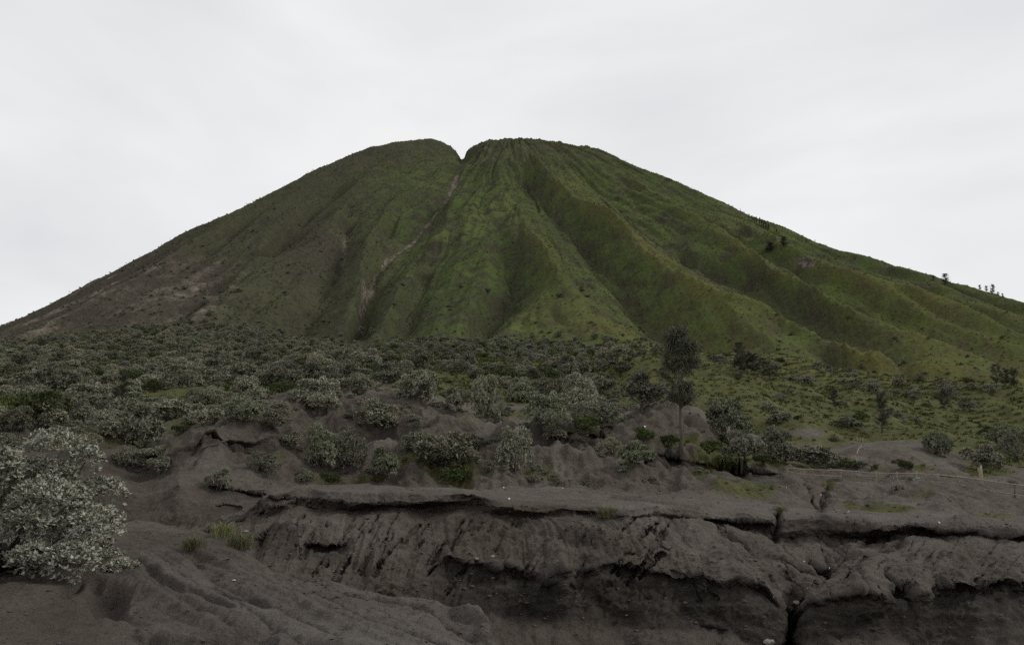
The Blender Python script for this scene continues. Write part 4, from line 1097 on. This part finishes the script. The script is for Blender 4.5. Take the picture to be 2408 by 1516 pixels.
# low green shrubs
GSH = [(1380,1008,80,46,"dark green bush at the right end of the ash shelf"),(1672,1062,70,44,"dark green bush at the foot of the clump right of the tall tree"),
       (1572,1048,64,40,"dark green bush left of the tall tree's trunk"),(1520,1040,60,44,"feathery green bush behind the pale perched shrub"),(2130,1098,60,30,"tuft of green brush behind the middle of the fence"),
       (1060,1128,90,40,"low bright green shrub patch below the largest shrub"),(885,1132,40,22,"bright green herb patch left under the small domed shrub"),(770,1128,60,26,"green herb patch at the terrace edge below the touching pair"),
       (1700,1090,66,32,"bright green brush on the path edge right of the tall tree"),(1790,1088,70,30,"green brush below the right shrub of the clump"),(2350,1100,90,60,"green bush at the right picture edge behind the fence"),(2010,1096,60,20,"low green brush behind the leaning pole"),(120,940,70,40,"bright green bush among the grey scrub on the left")]
for q, (x_, y_, w_, h_, lab) in enumerate(GSH):
    p = on_ground(x_, y_ - 2, ymin=30, ymax=100)
    half = w_ * SV * p[1] / F / 2
    add_bush(p - (0, 0, 0.03), half, h_ / (w_ * 0.5) * 0.95, q, lab, None, GREENB, "green_shrub", "shrub")
fol = [o for o in bpy.data.objects if o.name.startswith("foliage")]

# grass tufts
TUFTS = [(452,1285,"ash",0.30,"green grass tuft on a little ash pedestal on the mound"),(530,1250,"ash",0.36,"left grass tuft of the pair at the rear edge of the mound"),(566,1285,"ash",0.40,"right grass tuft of the pair at the rear edge of the mound"),
         (1425,1212,"g",0.5,"grass tuft hanging on the terrace lip below the tall tree"),(1832,1204,"g",0.4,"dry tuft above the deep vertical crack in the terrace")]
tm1 = tuft_mesh("grass_tuft", 3, 260, 1.0, 0.85, M_GRASS, 0.009)
for x_, y_, w_, h_, lab in TUFTS:
    p = on_mound(x_, y_, ymin=9) if w_ == "ash" else on_ground(x_, y_, ymax=32)
    tag(link("grass_tuft", tm1, None, tuple(p - (0, 0, 0.02)), (0, 0, random.uniform(0, 6)), (h_, h_, h_)), lab, "grass tuft")
tm2 = tuft_mesh("dry_grass_clump", 4, 46, 1.0, 0.9, M_MGRASS, 0.05)
DRY = [(2140,1100,"dry grass clump behind the fence below the bare ash slope"),(2060,1098,"dry grass clump behind the fence, left of the green brush")]
dry = []
for x_, y_, lab in DRY:
    p = on_ground(x_, y_, ymin=45, ymax=70)
    dry.append(tag(link("dry_grass_clump", tm2, None, tuple(p), (0, 0, 1.0), (0.6, 0.6, 0.5)), lab, "grass clump"))

# grass and low brush over the whole cone (nobody could count it)
cell = np.maximum(0, np.gradient(YMs, axis=0)) * YMs * np.gradient(A)[None, :]
wm = cell * (1 - np.clip(gl * 1.6, 0, 1)) * (1 - 0.8 * np.clip(scr, 0, 1)) * (np.abs(A)[None, :] < 0.9) * (YMs < 850)
front = sstep(-60, 40, (CY + 60 - YMs))
wm = (wm * front).ravel(); wm /= wm.sum()
def mtn_pts(n, w):
    c = rng.choice(w.size, n, p=w)
    return np.stack([XMs.flat[c] + rng.normal(size=n) * 0.8, YMs.flat[c], ZMs.flat[c] - 0.05], 1), c
pa, ca = mtn_pts(60000, wm)
gn_scatter("slope_grass", pa, rng.uniform(0.3, 0.75, len(pa)), dry[0], "short grass covering the slopes of the cone", 0.2)
wb = wm * (0.25 + np.clip(brown, 0, 1).ravel()) * np.clip(0.15 + 1.6 * fbm(XMs / 26, YMs / 26, ZMs / 26, 4, 0.65), 0.01, 2).ravel(); wb /= wb.sum()
pb, cb = mtn_pts(22000, wb)
gn_scatter("slope_brush", pb, rng.uniform(0.2, 0.55, len(pb)), src_of(GREENB[0][0]), "low green brush on the slopes of the cone", 0.2)
ws = wm * np.clip(np.maximum(scr * 1.0, 0.10 * sstep(720, 840, mvy) + 0.05 * sstep(1000, 300, mvx)), 0, 1).ravel(); ws /= ws.sum()
pc, cc = mtn_pts(5200, ws)
gn_scatter("slope_scrub", pc, rng.uniform(0.6, 1.3, len(pc)), src_of(BUSH[2][0]), "small grey shrubs dotted over the lower cone", 0.2)
# grass skin on hillside and banks
allx, ally, allz = GXc, GYc, GZc
ar = np.abs(np.gradient(GYc, axis=0)) * GYc * np.gradient(A)[None, :]
wg = ar * np.clip(veg - 0.12, 0, 1) * (np.abs(A)[None, :] < 0.85) / np.maximum(GYc, 40) ** 0.5
wg = (wg * np.where((gvx < 860) & (GYc > 60), 0.35, 1)).ravel(); wg /= wg.sum()
c = rng.choice(wg.size, 42000, p=wg)
gn_scatter("hillside_grass", np.stack([GXc.flat[c], GYc.flat[c], GZc.flat[c] - 0.03], 1), rng.uniform(0.14, 0.40, len(c)) * np.clip(GYc.flat[c] / 80, 0.45, 1.6), dry[0], "yellow-green grass between the shrubs of the hillside", 0.2)
wh = wg * np.where(((gvx > 1560) & (GYc > 56)).ravel(), 0.12, 1); wh /= wh.sum()
c = rng.choice(wg.size, 6000, p=wh)
gn_scatter("ground_herbs", np.stack([GXc.flat[c], GYc.flat[c], GZc.flat[c] - 0.02], 1), rng.uniform(0.12, 0.34, len(c)) * np.clip(GYc.flat[c] / 70, 0.5, 1.6), src_of(GREENB[1][0]), "low green herbs on the ash banks", 0.2)

# low grey plants over the eroded bank
pt_ = np.clip(0.9 * fbm(GXc / 3.0, GYc / 3.0, GZc / 3.0, 3) - 0.05, 0, 1) * (GYc > 32.5) * (GYc < 60) * (np.abs(A)[None, :] < 0.8) * (gvy < 1142) * np.where(gvx > 1560, 0.15, 1)
wk = (ar * pt_).ravel(); wk /= wk.sum()
c = rng.choice(wk.size, 900, p=wk)
gn_scatter("bank_plants", np.stack([GXc.flat[c], GYc.flat[c], GZc.flat[c] - 0.02], 1), 0.10 + 0.32 * rng.random(len(c)) ** 2, src_of(BUSH[1][0]), "low grey-green plants dotted over the eroded ash bank", 0.25)

# ------------------------------------------------------------------ casuarina trees
def casuarina(seed, n_br, n_str, lo=0.3, width=0.2, droop=0.35, slen=0.075):
    """unit-height tree: trunk mesh, crown mesh"""
    r = np.random.default_rng(seed); mb = MB()
    zz = np.linspace(0, 0.97, 9)
    bend = np.cumsum(r.normal(size=(9, 2)) * 0.008, 0); bend[0] = 0
    tr = np.stack([bend[:, 0], bend[:, 1], zz], 1); tr[0, 2] = -0.02
    mb.tube(tr, np.linspace(0.021, 0.003, 9), 7)
    P, D = [], []
    for b in range(n_br):
        t = r.uniform(lo, 0.96); o = np.array([np.interp(t, zz, tr[:, 0]), np.interp(t, zz, tr[:, 1]), t])
        th = r.uniform(0, 6.28); prof = (0.35 + 0.65 * math.sin(math.pi * min(1, (t - lo) / (1 - lo) * 0.8 + 0.2)))
        ln = width * prof * r.uniform(0.5, 1.15)
        k = np.linspace(0, 1, 5)[:, None]
        br = o + np.array([math.cos(th), math.sin(th), 0]) * ln * k + np.array([0, 0, 1.0]) * ln * (1.1 * k - 0.35 * k * k)
        mb.tube(br, np.linspace(0.006, 0.0015, 5) * (1.2 - t * 0.6), 4)
        ns = max(3, int(n_str / n_br * r.uniform(0.4, 1.6)))
        q = r.uniform(0.25, 1.05, ns)[:, None]
        pt = o + np.array([math.cos(th), math.sin(th), 0]) * ln * q + np.array([0, 0, 1.0]) * ln * (1.1 * q - 0.35 * q * q) + r.normal(size=(ns, 3)) * 0.010
        d = r.normal(size=(ns, 3)) * 0.5 + np.array([math.cos(th) * .5, math.sin(th) * .5, 0.55])
        P.append(pt); D.append(d / np.linalg.norm(d, axis=1)[:, None])
    P, D = np.vstack(P), np.vstack(D); n = len(P)
    ln = slen * r.uniform(0.5, 1.3, (n, 1))
    sd_ = np.cross(D, r.normal(size=(n, 3))); sd_ /= np.linalg.norm(sd_, axis=1)[:, None]
    w = 0.0022
    mid = P + D * ln * 0.6; tip = P + D * ln + np.array([0, 0, -1.0]) * ln * droop
    v = np.stack([P - sd_ * w, P + sd_ * w, mid + sd_ * w, mid - sd_ * w, tip], 1).reshape(-1, 3)
    b = np.arange(n)[:, None] * 5
    f = np.concatenate([np.concatenate([b, b + 1, b + 2, b + 3], 1), np.concatenate([b + 3, b + 2, b + 4, b + 4], 1)])
    me = bpy.data.meshes.new("casuarina_crown")
    me.from_pydata(v.tolist(), [], [list(dict.fromkeys(q)) for q in f.tolist()])
    me.materials.append(M_NEEDLE); add_attr(me, "tint", np.repeat(r.random(n), 5))
    return mb.mesh("casuarina_trunk", M_BARK), me

def add_tree(meshes, p, h, label, group=None, ws=1.0, name="casuarina_tree"):
    e = tag(link(name, None, None, tuple(p), (0, 0, random.uniform(0, 6.28)), (h * ws, h * ws, h)), label, "tree", group)
    link("trunk", meshes[0], e); link("crown", meshes[1], e)
    return e
main_t = casuarina(11, 50, 5600, 0.34, 0.175, 0.35, 0.085)
p = on_ground(1601, 1062, ymin=38, ymax=60)
t_ = add_tree(main_t, p, (1062 - 775) * SV * p[1] / F, "tall slender casuarina tree with a bare lower trunk in the middle right", None, 0.85)
CAS = [casuarina(21 + q, 46, 3600, 0.12, 0.20, 0.2, 0.10) for q in range(3)]
PILL = [casuarina(31 + q, 60, 5000, 0.05, 0.13, 0.1, 0.10) for q in range(2)]
for x_, y_, h_, lab, ws in [(280,1000,95,"feathery dark tree standing in the grey scrub on the left",1.0),(2075,1015,95,"feathery dark tree on the slope behind the leaning pole",1.0),(1965,955,44,"small feathery tree on the slope above the left end of the fence",1.2),(2222,955,50,"small feathery tree on the right slope",1.2),(885,880,30,"small dark tree behind the small ash cone",0.8),(735,835,40,"small dark tree at the foot of the cone on the left",1.2),(590,800,24,"dark bushy tree at the upper edge of the left scrub",1.6)]:
    p = on_ground(x_, y_, ymin=50)
    add_tree(CAS[int(x_) % 3], p, h_ * SV * p[1] / F, lab, None, ws)
for q, (x_, y_, h_) in enumerate([(1741,872,66),(1758,876,50),(1776,880,52),(1792,884,46),(1808,888,44),(1826,892,36),(1748,876,44)]):
    p = on_ground(x_, y_, ymin=60)
    lab = "tallest tree of the dark casuarina grove right of the tall tree" if q == 0 else "one of the lower trees in the dark casuarina grove right of the tall tree"
    add_tree(CAS[q % 3], p, h_ * SV * p[1] / F, lab, "casuarina grove", 1.2)
for q, (x_, y_, h_) in enumerate([(2350,880,50),(2368,884,44),(2388,888,48)]):
    p = on_mtn(x_, y_ + 4) if q < 0 else on_ground(x_, y_ + 8, ymin=100)
    add_tree(CAS[q % 3], p, h_ * SV * p[1] / F, "one of the dark trees at the right picture edge below the ridge", "trees at the right edge", 1.3)
def s8(cx, cy): return (2900 + cx * 0.4967) * 0.5879, (800 + cy * 0.4967) * 0.5879
for q, (cx, cy, h_) in enumerate([(190,140,34),(215,150,36),(235,160,34),(255,170,40),(275,180,42),(295,190,40),(310,200,42),(325,210,40),(345,218,38),(358,222,30)]):
    x_, y_ = s8(cx, cy); p = on_mtn(x_, y_ + 2, r=4)
    add_tree(PILL[q % 2], p, h_ * 0.4967 * 0.5879 * SV * p[1] / F * 1.35, "one of the small dark conifers in the row on the right skyline", "row of conifers on the skyline", 0.8, "conifer_tree")
for cx, cy, h_, lab, ws, m in [(1765,668,76,"round-topped tree on the right skyline",1.9,CAS[0]),(1675,632,34,"small tree just left of the round-topped skyline tree",1.6,CAS[1]),(2048,715,50,"left tree of the small group near the right end of the skyline",1.3,CAS[2]),(2102,725,50,"middle tree of the small group near the right end of the skyline",1.3,CAS[0]),(2155,742,82,"tallest tree of the small group near the right end of the skyline",1.2,CAS[1]),(2200,758,36,"low tree right of the tallest one near the right end of the skyline",1.4,CAS[2]),(2240,772,36,"rightmost low tree on the skyline",1.4,CAS[0]),(420,245,24,"small bushy tree on the skyline below the conifer row",1.8,CAS[1]),(655,330,26,"pale bush on the right skyline",1.8,CAS[2]),(1045,462,22,"small bush halfway down the right skyline",1.8,CAS[0]),
        (350,410,80,"dark low tree on the slope left of the pale slip scar",2.2,CAS[1]),(480,370,90,"dark low tree on the slope above the pale slip scar",1.9,CAS[2])]:
    x_, y_ = s8(cx, cy); p = on_mtn(x_, y_, r=4)
    add_tree(m, p, h_ * 0.4967 * 0.5879 * SV * p[1] / F, lab, None, ws, "hillside_tree")
# bare dead tree
mb = MB(); mb.tube([(0, 0, -.3), (.1, 0, 3), (0, 0, 7), (.2, 0, 10)], [.22, .18, .12, .05], 5)
for k in range(7):
    z0 = 4 + k * 0.8; a_ = k * 2.4; l_ = 2.4 - k * .2
    mb.tube([(0, 0, z0), (math.cos(a_) * l_ * .5, math.sin(a_) * l_ * .5, z0 + .8), (math.cos(a_) * l_, math.sin(a_) * l_, z0 + 2)], [.09, .06, .02], 4)
x_, y_ = s8(128, 108); p = on_mtn(x_, y_, r=4)
e = tag(link("dead_tree", None, None, tuple(p), (0, 0, 0), (0.5, 0.5, 0.55)), "bare dead tree on the skyline above the conifer row", "tree")
link("trunk", mb.mesh("dead_tree_trunk", M_GREYWOOD), e)

# ------------------------------------------------------------------ bamboo fence
FB = [(1851,1118),(1893,1134),(1979,1140),(2020,1140),(2061,1141),(2109,1144),(2156,1146),(2206,1149),(2258,1156),(2387,1186),(2470,1196)]
FT = [(1851,1100),(1891,1103),(1978,1106),(2020,1108),(2061,1110),(2109,1111),(2156,1111),(2206,1115),(2258,1120),(2387,1138),(2470,1150)]
FY = [47,46.5,45.6,45.2,44.9,44.5,44.2,43.8,43.4,42.4,42]
bx_, bz_ = unproj(*np.array(FB).T, FY); tx_, tz_ = unproj(*np.array(FT).T, FY)
fe = tag(link("bamboo_fence", None, None, (bx_[4], FY[4], bz_[4])), "low fence of thin bamboo posts and pale rails across the ash flat", "fence")
O = np.array((bx_[4], FY[4], bz_[4]))
def gz(x, y):
    k = np.argmin((GXc[:n_near] - x) ** 2 + (GYc[:n_near] - y) ** 2); return GZc.flat[k]
for k in range(11):
    mb = MB(); zb = min(gz(bx_[k], FY[k]), tz_[k] - 0.35) - 0.15
    r_ = 0.050 if k == 9 else 0.022
    mb.tube(np.array([(bx_[k], FY[k], zb), ((bx_[k] + tx_[k]) / 2 + random.uniform(-.02, .02), FY[k], (zb + tz_[k]) / 2), (tx_[k], FY[k], tz_[k] + 0.08)]) - O, [r_, r_ * .95, r_ * .85], 6)
    link("post", mb.mesh("fence_post", M_GREYWOOD if k == 9 else M_BAMBOO), fe)
def rail(pts, r_, mat, nm="rail"):
    mb = MB(); mb.tube(dens(pts, len(pts) * 4) - O, r_, 6); link(nm, mb.mesh("fence_rail", mat), fe)
top = np.stack([tx_, np.array(FY) - 0.05, tz_], 1)
rail(top[0:4] + (0, 0, .02), 0.034, M_BAMBOO); rail(np.vstack([top[3:8] - (0, 0.02, .02)]), 0.026, M_BAMBOO); rail(top[7:11], 0.034, M_BAMBOO)
mid_ = np.stack([(bx_ + tx_) / 2, np.array(FY) - 0.05, tz_ * 0.62 + bz_ * 0.38], 1)
rail(mid_[0:3], 0.026, M_BAMBOO); rail(mid_[2:8] + (0, 0, .02), 0.016, M_GREYWOOD, "wire"); rail(mid_[8:11] - (0, 0, .12), 0.026, M_BAMBOO)
mb = MB(); mb.tube(np.array([mid_[6], mid_[6] + (-.06, -.03, -.12), mid_[6] + (.02, -.04, -.28), mid_[6] + (-.03, -.04, -.42)]) - O, [.035, .03, .025, .015], 5)
mb.tube(np.array([mid_[6] + (-.1, -.03, .05), mid_[6] + (0, -.04, .02), mid_[6] + (.12, -.03, .06)]) - O, [.03, .04, .02], 5)
link("rag", mb.mesh("fence_rag", M_ROPE), fe)["label"] = "blue-green rag tied to the wire"
# leaning pole and small stakes, stump
p = on_ground(2012, 1090, ymin=45); q = unproj(2026, 1046, p[1] + 1.5)
mb = MB(); mb.tube(dens([(0, 0, -.1), (.25, .3, .9), (q[0] - p[0], 1.5, q[1] - p[2])], 8), np.linspace(.035, .018, 8), 6)
tag(link("leaning_pole", mb.mesh("leaning_pole", M_BAMBOO), None, tuple(p)), "thin pale pole leaning against the bare ash slope behind the fence", "pole")
for k, vx_ in enumerate((2018, 2024, 2031)):
    p = on_ground(vx_, 1040, ymin=50); mb = MB(); mb.tube([(0, 0, -.1), (random.uniform(-.03, .03), 0, .2), (random.uniform(-.06, .06), 0, .55)], .022, 5)
    tag(link("stake", mb.mesh("stake", M_BAMBOO), None, tuple(p)), "one of the three short pale stakes above the leaning pole", "stake", "stakes on the ash crest")
p = on_ground(2308, 1134, ymin=42); mb = MB()
mb.tube([(0, 0, -.2), (.05, 0, .4), (.02, 0, .9), (.12, 0, 1.5)], [.16, .14, .15, .06], 8); mb.tube([(.03, 0, .7), (-.12, 0, 1.1), (-.1, 0, 1.35)], [.1, .07, .03], 6)
tag(link("tree_stump", mb.mesh("tree_stump", M_BAMBOO), None, tuple(p), (0, 0, 0), (.8, .8, .8)), "pale broken stump just behind the right part of the fence", "stump")

# ------------------------------------------------------------------ litter and rocks
def lump(seed, squash=0.6, rough=0.35, n=2):
    r = np.random.default_rng(seed)
    me = bpy.data.meshes.new("lump"); import bmesh
    bm = bmesh.new(); bmesh.ops.create_icosphere(bm, subdivisions=n, radius=1.0)
    co = np.array([v.co[:] for v in bm.verts]); f_ = 1 + rough * fbm(co[:, 0] * 1.3 + seed * 7.1, co[:, 1] * 1.3, co[:, 2] * 1.3, 3)
    for v, k in zip(bm.verts, f_): v.co = v.co * float(k); v.co.z *= squash
    bm.to_mesh(me); bm.free(); return me
PAP = lump(3, 0.5, 0.8, 1); PAP.materials.append(M_PAPER)
for x_, y_, s_, g_, lab in [(1850,1144,.055,1,"white scrap on the dark bank left of the fence"),(1996,1199,.05,1,"white scrap at the foot of the grassy ash hump"),(2208,1226,.06,1,"white scrap on the terrace edge at the right"),(1198,1168,.05,1,"white scrap on the terrace lip in the middle"),(1185,1142,.035,1,"tiny white scrap at the foot of the bank in the middle"),(1323,1142,.045,1,"white scrap where the little path meets the terrace"),(1950,1334,.05,1,"white scrap lying where the two ash slopes meet"),(1890,1320,.05,1,"white scrap halfway down the ash slope right of the crack"),(1767,1111,.05,1,"white scrap on the path left of the fence"),(1542,940,.05,1,"white scrap on the ash hump left of the tall tree"),(1518,1000,.07,1,"pale paper scrap behind the perched shrub"),(1071,912,.06,1,"white marker scrap between shrubs in the scrub belt"),(780,1010,.045,1,"white scrap on the dark bank above the touching pair"),(1930,1163,.05,1,"greenish white scrap in the crack right of the dark bank"),(550,1364,.03,0,"small white twig scrap on the foreground mound"),(590,790,.12,1,"white fleck at the upper edge of the left scrub")]:
    p = on_ground(x_, y_) if g_ else on_mound(x_, y_)
    tag(link("paper_scrap", PAP, None, tuple(p + (0, 0, s_ * .3)), (random.uniform(0, 6), random.uniform(0, 1), random.uniform(0, 6)), (s_ * 1.0, s_ * 0.75, s_ * 0.7)), lab, "litter")
RK = []
for q in range(5):
    m_ = lump(20 + q, 0.6, 0.5); m_.materials.append(M_ROCK if q < 2 else M_DROCK); RK.append(m_)
for x_, y_, s_, m_, lab in [(1805,1506,.20,0,"pale rock at the bottom edge beside the dark slot"),(1160,1306,.10,1,"pale stone on the brink of the ledge"),(1120,1312,.09,0,"flat pale stone on the left end of the ledge"),(580,1247,.09,1,"pale stone above the left alcove"),(1872,1415,.14,0,"pale stones jammed in the notch above the slot")]:
    p = on_ground(x_, y_, ymax=30)
    tag(link("stone", RK[m_], None, tuple(p), (0, 0, random.uniform(0, 6)), (s_ * .7, s_ * .55, s_ * .6)), lab, "stone")
# ash clods and stones on the slopes: too many to count
sel = np.where(((GYc < 40) & (gvy > 1130) & (gvy < 1530) & (gvx > 500) & (gvx < 2420)).ravel())[0]
nz_ = np.zeros_like(GYc); nz_[:n_near] = np.abs(nrm[..., 2])
sel = sel[nz_.ravel()[sel] > 0.55]
c = rng.choice(sel, 2200)
V, Fc, n0 = [], [], 0
bmv = np.array([v.co[:] for v in lump(50, 0.7, 1.1, 1).vertices]); bmf = np.array([list(q.vertices) for q in lump(50, 0.7, 1.1, 1).polygons])
for k in c:
    s_ = min(0.05, 0.016 * math.exp(rng.normal() * 0.75)); a_ = rng.uniform(0, 6.28); R = np.array([[math.cos(a_), -math.sin(a_), 0], [math.sin(a_), math.cos(a_), 0], [0, 0, 1]])
    V.append((bmv * s_ * rng.uniform(.6, 1.4, 3)) @ R.T + (GXc.flat[k], GYc.flat[k], GZc.flat[k])); Fc.append(bmf + n0); n0 += len(bmv)
tag(link("pebbles", make_mesh("pebbles", np.vstack(V), np.vstack(Fc), M_DROCK)), "small stones and clods strewn over the ash slopes", kind="stuff")
selm = np.where(((MY > 6) & (MY < 15) & (ux > -50) & (ux < 1150) & (uy < 1530)).ravel())[0]
V, Fc, n0 = [], [], 0
for k in rng.choice(selm, 1100):
    s_ = min(0.022, 0.0065 * math.exp(rng.normal() * 0.7)); a_ = rng.uniform(0, 6.28); R = np.array([[math.cos(a_), -math.sin(a_), 0], [math.sin(a_), math.cos(a_), 0], [0, 0, 1]])
    V.append((bmv * s_ * rng.uniform(.6, 1.4, 3)) @ R.T + (MX.flat[k], MY.flat[k], MZ.flat[k])); Fc.append(bmf + n0); n0 += len(bmv)
tag(link("gravel", make_mesh("gravel", np.vstack(V), np.vstack(Fc), M_DROCK)), "fine dark gravel on the foreground ash mound", kind="stuff")
